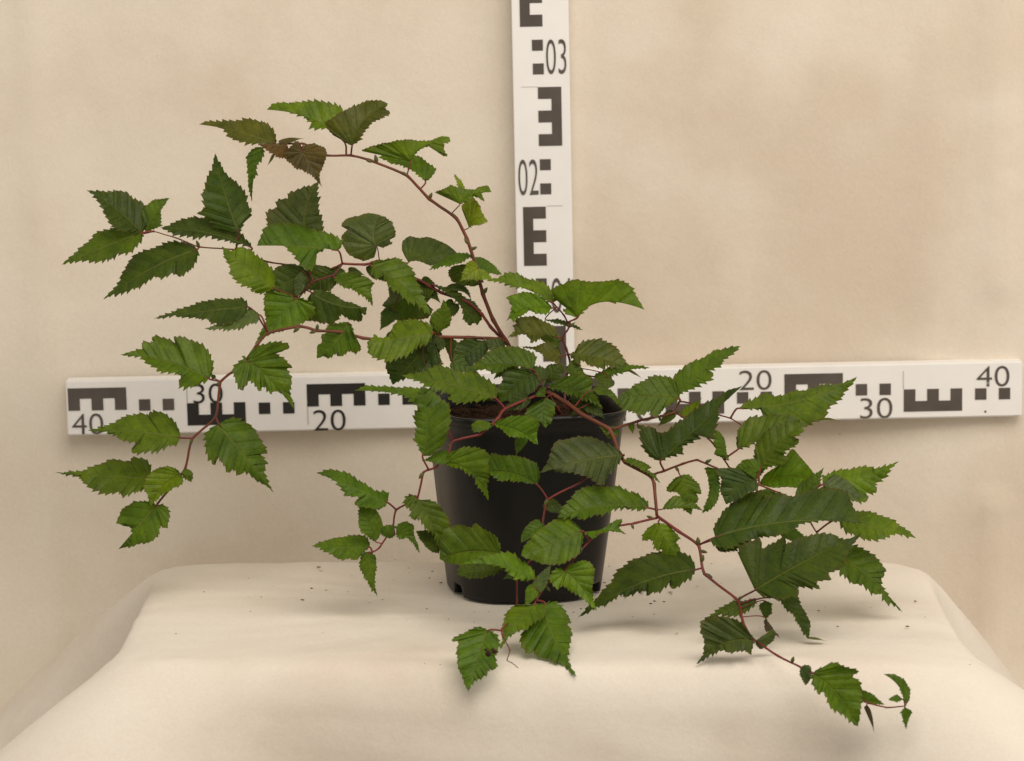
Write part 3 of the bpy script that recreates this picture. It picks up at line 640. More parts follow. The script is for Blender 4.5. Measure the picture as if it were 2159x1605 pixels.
SHAPED = [
 # --- arching top stem
 ('B', (790,420), (218,180), [(820,280),(780,180),(690,130),(540,115),(430,130),(330,128),(260,140)], [(740,320),(610,315),(525,315),(560,270),(430,210),(370,170),(310,145)], 1.0, 1.0, 'b'),
 ('B', (845,445), (1110,135), [(900,400),(950,320),(1000,270),(1060,240),(1125,212),(1085,180)], [(770,390),(670,330),(655,275),(740,215),(800,180),(870,150),(960,115),(1050,112)], -1.2, 2.2, 'o'),
 ('B', (1275,560), (1560,380), [(1310,500),(1380,450),(1440,430),(1500,480),(1540,522),(1510,440),(1565,415)], [(1230,510),(1150,490),(1040,470),(915,475),(1030,440),(1180,408),(1290,400),(1340,412),(1430,405),(1500,375)], .2, 2.0, 'b'),
 ('B', (1385,705), (1040,530), [(1440,660),(1460,620),(1400,570),(1330,520),(1240,500),(1130,490)], [(1320,650),(1240,600),(1130,570)], 1.4, 1.2, 'b'),
 ('B', (1640,875), (1870,785), [(1700,850),(1750,810),(1820,850),(1790,790)], [(1600,815),(1530,790),(1455,785),(1530,760),(1570,735),(1640,755),(1740,770),(1790,745),(1845,740)], -.2, 1.5, 'b'),
 ('B', (1650,765), (1595,650), [(1672,750),(1640,695)], [(1625,745),(1612,700)], 1.0, .6, 'y', False),
 ('B', (1705,1045), (1845,1000), [(1740,1030),(1800,1022)], [(1685,960),(1650,890),(1720,825),(1760,850),(1790,900),(1800,940)], 1.3, .4, 'y'),
 ('A', (1545,400), (1025,265), [(1535,310),(1470,255),(1360,228),(1270,240),(1190,243),(1080,246)], [(1480,400),(1400,395),(1310,385),(1240,350),(1190,300),(1130,260)], -1.0, .6, 'o'),
 ('A', (1460,420), (1385,790), [(1390,430),(1348,490),(1355,560),(1360,660),(1368,720)], [(1465,470),(1420,540),(1410,600),(1385,640),(1375,710)], -1.2, .6, 'm'),
 ('B', (480,490), (625,750), [(440,410),(345,500),(350,530),(400,580),(430,610),(480,625),(520,640),(580,690)], [(500,440),(560,430),(640,460),(660,500),(640,570),(610,640),(605,690)], -1.9, -.5, 'r'),
 # --- left stem of the middle tier
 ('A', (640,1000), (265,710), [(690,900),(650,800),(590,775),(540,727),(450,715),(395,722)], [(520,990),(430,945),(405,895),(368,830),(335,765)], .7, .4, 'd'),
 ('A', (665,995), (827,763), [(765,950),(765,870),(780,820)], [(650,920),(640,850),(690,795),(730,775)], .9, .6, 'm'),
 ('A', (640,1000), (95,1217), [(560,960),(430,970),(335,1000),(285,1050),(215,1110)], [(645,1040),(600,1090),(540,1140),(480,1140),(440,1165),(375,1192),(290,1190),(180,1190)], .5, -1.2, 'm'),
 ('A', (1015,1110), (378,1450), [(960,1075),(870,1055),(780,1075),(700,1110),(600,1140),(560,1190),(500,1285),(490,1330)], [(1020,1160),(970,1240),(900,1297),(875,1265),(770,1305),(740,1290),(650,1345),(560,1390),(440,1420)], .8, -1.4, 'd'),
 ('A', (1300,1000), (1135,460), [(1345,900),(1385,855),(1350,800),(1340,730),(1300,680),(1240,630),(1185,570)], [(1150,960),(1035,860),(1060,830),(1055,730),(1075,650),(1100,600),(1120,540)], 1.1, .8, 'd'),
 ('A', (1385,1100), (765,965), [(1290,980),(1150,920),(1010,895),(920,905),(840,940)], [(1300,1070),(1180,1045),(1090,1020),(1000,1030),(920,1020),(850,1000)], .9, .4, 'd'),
 ('B', (540,1200), (600,705), [(630,1150),(630,1030),(600,920),(595,850),(590,780)], [(400,1100),(230,1030),(225,920),(290,905),(300,840),(370,835),(390,790),(470,760),(540,740)], 1.5, 1.8, 'g'),
 ('B', (742,1215), (145,1180), [(775,1150),(720,1105),(640,1085),(540,1050),(430,1022),(300,1015),(215,1040)], [(690,1180),(640,1150),(630,1210),(560,1240),(570,1310),(530,1362),(480,1340),(440,1265),(390,1225),(330,1150),(240,1090),(180,1110)], .1, -1.0, 'm'),
 ('B', (1025,1180), (1040,950), [(1080,1190),(1140,1160),(1110,1130),(1165,1105),(1150,1040),(1130,1000),(1080,970)], [(1010,1260),(930,1290),(830,1250),(780,1180),(770,1110),(830,1040),(765,1030),(810,980),(900,960),(960,940)], .6, 1.2, 'g'),
 ('B', (1260,1300), (1620,1235), [(1330,1290),(1420,1325),(1500,1300),(1560,1270)], [(1215,1220),(1215,1150),(1270,1110),(1340,1125),(1400,1115),(1500,1150),(1570,1190)], 1.3, 1.0, 'g', True, .4),
 ('D', (870,400), (500,520), [(800,375),(690,385),(620,430),(540,480)], [(780,450),(690,480),(600,490)], .9, -.6, 'm'),
 ('D', (870,410), (1120,560), [(900,480),(980,540)], [(960,420),(1040,470)], 1.2, .6, 'm'),
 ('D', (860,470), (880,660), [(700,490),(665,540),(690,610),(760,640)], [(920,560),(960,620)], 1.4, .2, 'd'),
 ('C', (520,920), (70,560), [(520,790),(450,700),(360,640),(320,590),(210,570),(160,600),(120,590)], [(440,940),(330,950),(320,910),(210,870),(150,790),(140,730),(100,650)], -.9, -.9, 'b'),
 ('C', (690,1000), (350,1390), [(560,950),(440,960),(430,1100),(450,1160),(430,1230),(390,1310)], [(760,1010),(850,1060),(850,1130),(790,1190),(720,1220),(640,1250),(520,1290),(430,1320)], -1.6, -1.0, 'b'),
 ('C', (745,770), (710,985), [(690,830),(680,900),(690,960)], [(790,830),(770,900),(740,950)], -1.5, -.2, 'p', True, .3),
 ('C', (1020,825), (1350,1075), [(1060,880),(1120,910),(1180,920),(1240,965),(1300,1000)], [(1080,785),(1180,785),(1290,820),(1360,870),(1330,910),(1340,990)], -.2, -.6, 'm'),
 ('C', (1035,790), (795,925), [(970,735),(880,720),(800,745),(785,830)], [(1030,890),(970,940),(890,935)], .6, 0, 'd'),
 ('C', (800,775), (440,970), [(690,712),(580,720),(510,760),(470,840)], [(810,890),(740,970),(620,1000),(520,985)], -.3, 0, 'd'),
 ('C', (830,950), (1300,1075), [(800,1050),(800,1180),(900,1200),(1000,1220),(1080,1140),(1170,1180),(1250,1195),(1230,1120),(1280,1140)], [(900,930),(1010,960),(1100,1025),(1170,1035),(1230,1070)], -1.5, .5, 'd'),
 ('C', (1140,1200), (875,1510), [(1000,1220),(950,1250),(960,1290),(910,1320),(920,1370),(880,1410)], [(1180,1260),(1190,1360),(1245,1430),(1200,1465),(1160,1440),(1080,1490),(1040,1465),(980,1500),(930,1490)], -3.6, -.5, 'm'),
 ('C', (1325,720), (1840,1140), [(1340,790),(1385,835),(1420,800),(1480,880),(1540,930),(1620,1000),(1720,1060)], [(1420,680),(1560,665),(1640,710),(1700,800),(1740,900),(1790,1020)], .2, -1.2, 'm'),
 ('C', (1650,920), (1425,1060), [(1580,880),(1480,910),(1490,980)], [(1850,1100),(1800,1170),(1690,1180),(1560,1190),(1500,1150),(1470,1090)], 1.9, .3, 'd'),
 ('C', (1700,850), (1800,1040), [(1640,880),(1680,980)], [(1800,860),(1890,930)], 1.7, 0, 'd'),
 ('C', (1900,1290), (1945,1010), [(2000,1220),(2006,1120),(1975,1060)], [(1840,1230),(1830,1180),(1860,1120),(1920,1080)], -2.2, -.3, 'm'),
 ('D', (530,640), (905,990), [(650,710),(740,770),(780,850),(800,930),(830,985),(890,960)], [(640,670),(730,700),(820,760),(890,800),(940,870),(940,940)], 1.3, -.4, 'd'),
 ('C', (1860,1290), (1300,1370), [(1830,1225),(1740,1185),(1570,1190),(1510,1260),(1480,1325),(1420,1340),(1370,1308),(1340,1340)], [(1820,1370),(1740,1400),(1650,1470),(1480,1530),(1350,1490),(1310,1420)], -3.3, -1.0, 'b'),
 ('D', (540,1100), (190,1490), [(400,1150),(140,1300),(160,1400)], [(590,1290),(540,1340),(430,1380),(280,1440)], -2.4, .3, 'd'),
 ('D', (590,1090), (500,1250), [(520,1060),(480,1150)], [(640,1150),(590,1210)], -2.6, 0, 'g'),
 ('D', (700,1100), (690,1310), [(600,1110),(650,1200)], [(750,1150),(720,1230)], -1.4, 0, 'd'),
 # --- long stem trailing to the lower left
 ('E', (1170,130), (620,200), [(1140,85),(1050,85),(960,90),(860,115),(760,150),(690,175)], [(1130,190),(1060,230),(950,225),(940,200),(850,195),(750,182)], -4.2, .4, 'd'),
 ('E', (1235,175), (915,258), [(1180,140),(1120,170),(1060,222),(980,240)], [(1230,210),(1170,235),(1105,262),(1040,262),(980,262)], -4.9, -.6, 'p'),
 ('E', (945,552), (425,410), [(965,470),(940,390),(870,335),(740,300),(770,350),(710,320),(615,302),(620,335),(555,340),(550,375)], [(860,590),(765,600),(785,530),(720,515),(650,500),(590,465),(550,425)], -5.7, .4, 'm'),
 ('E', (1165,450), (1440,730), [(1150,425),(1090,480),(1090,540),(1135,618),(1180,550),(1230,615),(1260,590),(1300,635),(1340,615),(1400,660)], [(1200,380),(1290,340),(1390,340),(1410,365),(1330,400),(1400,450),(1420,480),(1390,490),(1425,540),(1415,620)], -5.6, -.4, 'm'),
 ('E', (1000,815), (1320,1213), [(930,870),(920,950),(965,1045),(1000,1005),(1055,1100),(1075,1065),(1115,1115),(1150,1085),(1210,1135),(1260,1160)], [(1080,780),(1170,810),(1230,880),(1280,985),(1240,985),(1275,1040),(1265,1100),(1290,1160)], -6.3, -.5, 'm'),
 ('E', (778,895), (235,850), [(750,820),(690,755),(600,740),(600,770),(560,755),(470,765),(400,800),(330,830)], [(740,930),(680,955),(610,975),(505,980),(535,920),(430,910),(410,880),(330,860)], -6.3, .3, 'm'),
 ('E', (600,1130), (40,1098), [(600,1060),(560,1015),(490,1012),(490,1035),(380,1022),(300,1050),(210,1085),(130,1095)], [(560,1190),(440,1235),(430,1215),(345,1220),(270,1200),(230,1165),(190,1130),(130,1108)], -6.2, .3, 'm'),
 ('E', (775,1105), (600,1300), [(740,1070),(680,1062),(605,1095),(560,1170),(590,1240)], [(790,1160),(740,1185),(680,1220),(640,1250)], -6.8, -.6, 'b'),
 ('E', (780,1100), (850,1110), [(800,1130),(835,1150)], [(800,1075),(835,1085)], -6.8, 0, 'm'),
 ('E', (635,1290), (415,1543), [(600,1265),(510,1270),(440,1310),(405,1390),(480,1400),(495,1450),(480,1520)], [(680,1285),(715,1340),(690,1420),(660,1410),(640,1470),(605,1498),(550,1510),(490,1525)], -6.8, -.3, 'm'),
 # --- upright shoot
 ('F', (655,395), (100,205), [(660,300),(600,240),(500,200),(430,195),(370,145),(260,150),(190,190)], [(600,370),(520,290),(430,265),(350,265),(290,240),(200,215)], -.2, -1.2, 'b'),
 ('F', (875,520), (1440,455), [(950,430),(1020,360),(1110,345),(1230,385),(1220,340),(1365,400),(1310,340),(1390,400)], [(800,495),(752,462),(835,420),(868,385),(845,338),(760,348),(690,362),(652,290),(740,240),(850,202),(1000,222),(1120,212),(1230,205),(1300,235),(1350,300),(1400,390)], -.5, .8, 'b'),
 ('F', (660,440), (275,550), [(590,370),(520,320),(420,305),(330,330),(265,355),(330,365),(290,385),(320,410),(310,470)], [(600,490),(530,480),(480,455),(400,500),(325,555),(330,500)], -.6, -1.6, 'b'),
 ('F', (700,690), (280,690), [(680,600),(600,560),(500,510),(400,520),(340,545),(370,560),(330,600),(350,630)], [(620,640),(560,690),(490,735),(470,680),(400,655),(340,675)], -.8, -1.6, 'o'),
 ('F', (600,540), (925,630), [(700,570),(820,600)], [(700,535),(800,560),(860,590)], .4, .6, 'd'),
 ('F', (735,850), (385,765), [(710,770),(650,725),(580,740),(540,760),(470,770)], [(720,900),(650,890),(600,860),(560,820),(500,790)], -.9, -.9, 'o'),
 ('F', (800,830), (1330,980), [(840,870),(880,915),(910,880),(1000,930),(1090,950),(1110,920),(1180,950)], [(870,810),(870,780),(910,730),(960,710),(1060,705),(1150,740),(1220,800),(1270,880),(1300,930)], -.9, -.7, 'o'),
 ('F', (1010,1020), (1490,945), [(1050,1050),(1150,1005),(1250,990),(1320,955)], [(1100,960),(1200,930),(1300,920),(1400,930)], -1.6, -.5, 'm'),
 ('F', (600,1080), (750,910), [(720,1040),(755,970)], [(560,1010),(630,920)], -2.0, .3, 'd'),
 # --- crown over the pot
 ('D', (1370,1365), (840,1350), [(1405,1260),(1340,1200),(1200,1165),(1140,1170),(1020,1200),(960,1260)], [(1280,1340),(1180,1330),(1110,1380),(1030,1390),(980,1360),(900,1360)], -3.4, -1.2, 'm'),
 ('D', (960,1120), (720,1310), [(820,1100),(740,1140),(710,1220)], [(1000,1200),(940,1280),(840,1330)], -2.6, -.4, 'd'),
 ('G', (1205,240), (610,95), [(1210,170),(1150,120),(1080,80),(960,70),(850,30),(740,75)], [(1150,245),(1060,255),(1020,265),(910,250),(920,205),(810,190),(800,170),(700,125)], -6.4, -1.4, 'm'),
 ('G', (745,600), (735,165), [(820,580),(880,520),(915,400),(915,290),(850,230),(790,180)], [(735,560),(695,500),(710,450),(695,360),(715,290),(720,220)], -10.6, .6, 'm'),
 ('G', (800,260), (315,190), [(740,180),(620,170),(500,165),(400,160)], [(740,300),(690,260),(610,215),(500,190),(400,178)], -9.5, .3, 'm'),
 ('F', (500,990), (220,1240), [(380,950),(250,960),(240,1050),(190,1130)], [(560,1060),(480,1160),(380,1200)], -3.8, -.6, 'd'),
 ('F', (620,1110), (1090,1290), [(720,1140),(850,1180),(960,1220)], [(700,1060),(800,1010),(930,1000),(1000,1040),(990,1110),(1050,1230)], -5.2, -1.2, 'm'),
 ('F', (1000,1130), (1250,1290), [(1050,1170),(1150,1190)], [(1060,1110),(1150,1130),(1210,1200)], -6.2, -.8, 'm'),
 ('H', (490,190), (480,395), [(400,230),(340,300),(430,340)], [(545,230),(540,300),(520,350)], -6.9, -1.4, 'm'),
 ('G', (1190,400), (1470,530), [(1240,430),(1300,480),(1380,480)], [(1240,370),(1340,345),(1440,355),(1480,400),(1460,450)], -9.3, -1.4, 'b'),
 ('G', (1200,405), (1050,405), [(1150,385),(1090,375)], [(1140,435),(1070,450)], -9.0, .2, 'b'),
 ('G', (880,640), (1162,880), [(920,660),(990,680),(1060,730),(1100,790)], [(920,580),(1000,545),(1100,550),(1175,600),(1165,700),(1150,790)], -10.4, -.9, 'b'),
 ('G', (1465,780), (1160,700), [(1480,700),(1450,640),(1340,600),(1230,595),(1180,580),(1165,620)], [(1400,765),(1300,750),(1240,755),(1190,730)], -12.0, -.5, 'm'),
 ('H', (1010,575), (440,700), [(960,530),(880,490),(800,460),(710,450),(640,470),(560,480),(520,550),(490,640)], [(980,630),(900,720),(865,780),(800,740),(700,700),(580,690),(520,680)], -10.4, -2.0, 'g', True, .7),
 ('H', (1180,935), (560,1000), [(1170,890),(1100,840),(1040,820),(970,790),(860,790),(760,790),(700,820),(620,910)], [(1110,945),(1040,945),(1030,925),(920,955),(830,980),(740,1005),(660,1000)], -12.4, -1.8, 'm'),
 ('H', (730,1090), (315,1260), [(700,1060),(640,1010),(550,1010),(490,1050),(400,1120),(340,1190)], [(730,1180),(700,1250),(620,1300),(540,1320),(460,1310),(400,1290)], -14.9, -1.2, 'b', True, .6),
 ('H', (470,1050), (315,1170), [(430,1010),(370,1040),(325,1100)], [(460,1090),(390,1130)], -13.2, -.5, 'm'),
 ('H', (740,1100), (1030,1115), [(800,1140),(860,1100),(960,1090)], [(820,1090),(900,1060),(960,1015),(1005,1020),(970,1060)], -14.8, .3, 'b'),
 ('I', (572,442), (100,482), [(575,370),(550,310),(510,280),(440,240),(375,200),(350,235),(250,210),(140,250),(110,330)], [(480,490),(350,530),(200,520)], -12.6, .8, 'm', True, .6),
 ('I', (855,650), (265,525), [(830,560),(740,490),(680,440),(570,432),(480,460),(350,490)], [(780,640),(700,640),(640,570),(550,530),(430,500),(340,510)], -16.4, -1.0, 'b'),
 ('I', (610,560), (230,600), [(520,520),(380,500),(270,530)], [(530,600),(440,625),(340,632)], -15.6, 0, 'd'),
 ('I', (1090,580), (1340,890), [(1010,560),(960,640),(1020,710),(1070,690),(1120,720),(1170,755),(1210,770),(1260,820)], [(1130,530),(1200,500),(1280,500),(1320,570),(1310,640),(1300,720),(1310,810)], -15.9, -.8, 'b'),
 ('I', (850,835), (575,1195), [(760,850),(680,850),(615,930),(600,1010),(600,1100)], [(940,850),(940,910),(880,960),(800,1010),(780,1030),(690,1060),(640,1100)], -18.5, -3.6, 'b'),
 ('I', (930,830), (1178,1410), [(870,960),(740,1090),(750,1160),(795,1230),(840,1195),(890,1260),(960,1255),(1000,1285),(1060,1300)], [(990,820),(1060,850),(1100,920),(1140,990),(1105,985),(1140,1075),(1120,1160),(1110,1260),(1140,1330)], -18.0, -5.8, 'm'),
 ('I', (480,1045), (325,1525), [(400,1015),(330,1050),(200,1115),(250,1130),(240,1200),(240,1300),(260,1360),(290,1440)], [(540,1080),(575,1150),(540,1220),(550,1335),(500,1340),(470,1390),(410,1420),(350,1470)], -22.8, -3.4, 'm'),
 # --- stem hanging at the pot's left
 ('G', (525,890), (80,705), [(525,830),(450,815),(370,770),(280,710),(180,685)], [(500,920),(440,930),(330,905),(350,860),(265,840),(220,780),(190,740)], -10.9, .4, 'm'),
 ('G', (450,1135), (350,915), [(500,1050),(470,960),(430,920)], [(360,1070),(345,1000)], -11.4, .2, 'm'),
 ('G', (415,1170), (50,1163), [(400,1120),(370,1095),(280,1100),(230,1110),(150,1125)], [(380,1190),(330,1250),(300,1240),(245,1250),(170,1215),(110,1180)], -11.3, .2, 'm'),
 ('G', (410,1200), (462,1478), [(360,1220),(355,1300),(385,1360),(420,1420)], [(450,1230),(455,1300),(445,1370),(450,1430)], -11.4, -.3, 'm'),
 ('G', (580,1090), (728,1210), [(600,1120),(650,1110),(690,1150)], [(590,1030),(640,1010),(690,1035),(690,1090),(715,1150)], -11.3, -.4, 'm'),
 ('G', (575,1080), (485,1060), [(560,1040),(520,1030)], [(550,1115),(490,1095)], -11.2, 0, 'm'),
 ('G', (700,850), (860,1210), [(640,850),(630,900),(670,930),(670,985),(720,990),(770,1050),(810,1090),(840,1150)], [(740,890),(800,880),(850,910),(900,980),(920,1050),(880,1120)], -11.0, -.6, 'm'),
 ('G', (850,1210), (705,1070), [(850,1130),(830,1080),(770,1065)], [(790,1190),(730,1120)], -10.9, .2, 'd', False),
 # --- right hand stems
 ('J', (580,500), (1078,115), [(640,480),(740,430),(820,395),(850,350),(800,330),(910,270),(930,235),(980,200)], [(530,450),(525,380),(580,320),(640,265),(770,210),(880,150),(990,125)], -6.9, .8, 'm'),
 ('J', (580,540), (90,530), [(570,430),(520,375),(400,350),(310,385),(200,445),(130,490)], [(500,590),(440,620),(400,690),(340,640),(290,670),(230,650),(140,630),(110,590)], -7.5, -1.0, 'm'),
 ('J', (430,1040), (1090,435), [(500,1005),(605,970),(600,920),(690,880),(790,810),(860,850),(885,720),(900,620),(930,550)], [(350,1010),(290,930),(265,850),(280,770),(360,765),(420,820),(500,790),(600,710),(760,590),(880,540),(960,480)], -11.3, .6, 'd'),
 ('J', (980,1030), (880,790), [(960,960),(950,880),(920,820)], [(940,1010),(870,990),(880,940),(860,880)], -6.8, .3, 'm'),
 ('K', (215,290), (940,97), [(300,290),(375,288),(405,325),(410,395),(520,420),(600,405),(690,370),(740,345),(760,300),(800,260),(860,200)], [(300,240),(380,200),(440,215),(510,210),(560,180),(620,185),(720,150),(850,140)], -4.2, .6, 'm'),
 ('K', (215,540), (640,395), [(280,515),(340,490),(450,450),(540,430),(600,400)], [(215,450),(240,390),(290,345),(410,335),(530,330)], -6.5, .2, 'm'),
 ('K', (355,655), (610,385), [(430,640),(525,605),(485,570),(572,505),(560,470),(605,432)], [(315,570),(330,500),(390,425),(480,385),(550,375)], -8.2, .4, 'm'),
 ('K', (345,750), (720,750), [(430,770),(520,765),(640,775)], [(380,690),(480,620),(545,535),(600,590),(660,660)], -7.4, .3, 'b', True, .2),
 ('K', (350,660), (190,665), [(345,600),(260,600),(220,630)], [(280,690)], -10.9, .2, 'm'),
 ('K', (330,730), (145,870), [(250,670),(180,650),(80,660),(120,720),(110,780)], [(335,780),(280,800),(200,850)], -11.5, -.6, 'g'),
 ('K', (95,660), (0,925), [(20,650),(40,720),(45,800),(20,870)], [(105,720),(105,800),(75,880)], -11.5, -.3, 'm'),
 ('J', (590,1160), (680,1475), [(510,1220),(475,1285),(540,1280),(600,1330),(620,1430)], [(650,1150),(740,1230),(760,1300),(720,1300),(735,1350),(690,1420)], -11.2, -.5, 'm'),
 ('J', (445,1430), (770,1440), [(560,1420),(650,1415)], [(500,1350),(560,1320),(640,1350),(720,1390)], -11.9, .3, 'm'),
 ('K', (80,1070), (970,985), [(50,1090),(90,1120),(150,1140),(220,1110),(310,1075),(400,1065),(500,1045),(600,990),(720,965),(830,970)], [(80,990),(130,920),(200,840),(270,800),(370,795),(380,830),(470,800),(540,825),(600,810),(720,770),(870,790),(900,860)], -14.2, -.4, 'd'),
 ('K', (730,750), (1190,610), [(780,800),(880,830),(980,855),(985,810),(1050,800),(1040,760),(1100,710),(1130,665)], [(740,700),(800,670),(880,660),(1000,640),(1060,655)], -10.1, .4, 'b'),
 ('K', (735,750), (980,850), [(800,830),(900,850)], [(800,690),(900,740),(970,800)], -10.6, -.3, 'p'),
 ('K', (820,960), (1295,1075), [(860,1020),(920,1060),(1000,1080),(1050,1090),(1110,1065),(1200,1050)], [(900,920),(980,910),(1060,930),(1150,965),(1230,1020)], -10.2, -.3, 'b'),
 ('K', (320,1390), (965,1045), [(430,1440),(580,1425),(570,1375),(700,1370),(690,1340),(770,1320),(760,1290),(850,1250),(880,1160)], [(300,1270),(230,1180),(230,1120),(350,1080),(360,1135),(410,1120),(500,1060),(500,1115),(580,1080),(690,1050),(790,1050),(830,1080),(900,1075)], -17.2, .5, 'd'),
 ('K', (860,1200), (1215,1525), [(840,1280),(910,1350),(940,1340),(1040,1410),(1070,1390),(1100,1450),(1160,1480)], [(890,1120),(960,1130),(1050,1190),(1105,1260),(1085,1330),(1090,1370),(1150,1460)], -10.4, -.8, 'm'),
 ('M', (740,540), (950,830), [(790,610),(850,660),(890,740),(920,790)], [(850,480),(900,590),(960,700),(960,780)], -16.4, -.6, 'd'),
 ('M', (580,545), (182,725), [(480,560),(400,570),(310,625)], [(560,600),(460,665),(400,665),(320,650),(240,690)], -17.3, -.4, 'd'),
 ('M', (650,560), (650,690), [(605,590),(620,640)], [(690,580),(690,640)], -17.4, 0, 'd'),
 ('M', (650,680), (750,820), [(640,720),(650,770),(700,785)], [(690,740)], -18.0, -.8, 'k'),
 ('M', (570,840), (160,1005), [(510,760),(440,690),(300,665),(200,700),(195,770),(220,850),(212,930)], [(540,935),(520,910),(450,915),(400,920),(330,905),(252,948)], -22.0, -1.0, 'g'),
 ('M', (575,840), (715,770), [(610,900),(650,880),(710,830)], [(640,800),(690,765)], -21.8, 0, 'g'),
 ('N', (1020,770), (70,1155), [(990,690),(940,640),(850,620),(730,625),(600,660),(500,700),(400,770),(330,880),(200,1020)], [(970,840),(850,915),(830,870),(740,930),(640,970),(610,930),(480,980),(430,960),(330,1030),(230,1070)], -15.2, .5, 'd'),
 ('N', (720,390), (925,740), [(650,430),(590,490),(600,530),(670,530),(700,610),(740,600),(770,650),(850,690)], [(790,410),(840,450),(890,520),(860,545),(890,600),(910,680)], -13.0, -.6, 'b'),
 ('J', (130,1040), (430,1220), [(220,1080),(320,1130),(380,1180)], [(180,1015),(280,1045),(355,1090),(310,1095),(390,1160)], -10.6, -.3, 'm'),
 ('M', (980,1070), (1300,1445), [(985,1150),(1020,1210),(1065,1195),(1090,1280),(1150,1340),(1210,1370),(1260,1420)], [(1040,1040),(1130,995),(1200,1020),(1300,1055),(1260,1090),(1320,1140),(1330,1230),(1320,1320)], -28.2, -.8, 'm'),
 ('M', (895,1030), (935,1155), [(890,1060),(905,1110)], [(930,1010),(970,1030),(970,1100)], -26.4, -.2, 'g'),
 ('M', (1330,1270), (1490,1290), [(1400,1285)], [(1330,1190),(1400,1215),(1450,1260)], -28.2, 0, 'm'),
 ('M', (1640,1290), (1480,1075), [(1665,1240),(1665,1180),(1620,1110),(1550,1075)], [(1610,1210),(1590,1150),(1550,1095)], -29.2, 0, 'm'),
 ('M', (1620,1255), (1515,1255), [(1570,1220)], [(1570,1270)], -29.2, 0, 'm'),
 ('M', (1630,1310), (1640,1465), [(1605,1345),(1620,1400)], [(1680,1340),(1655,1400)], -29.3, 0, 'm'),
]
for a in SHAPED: build_shaped(*a)

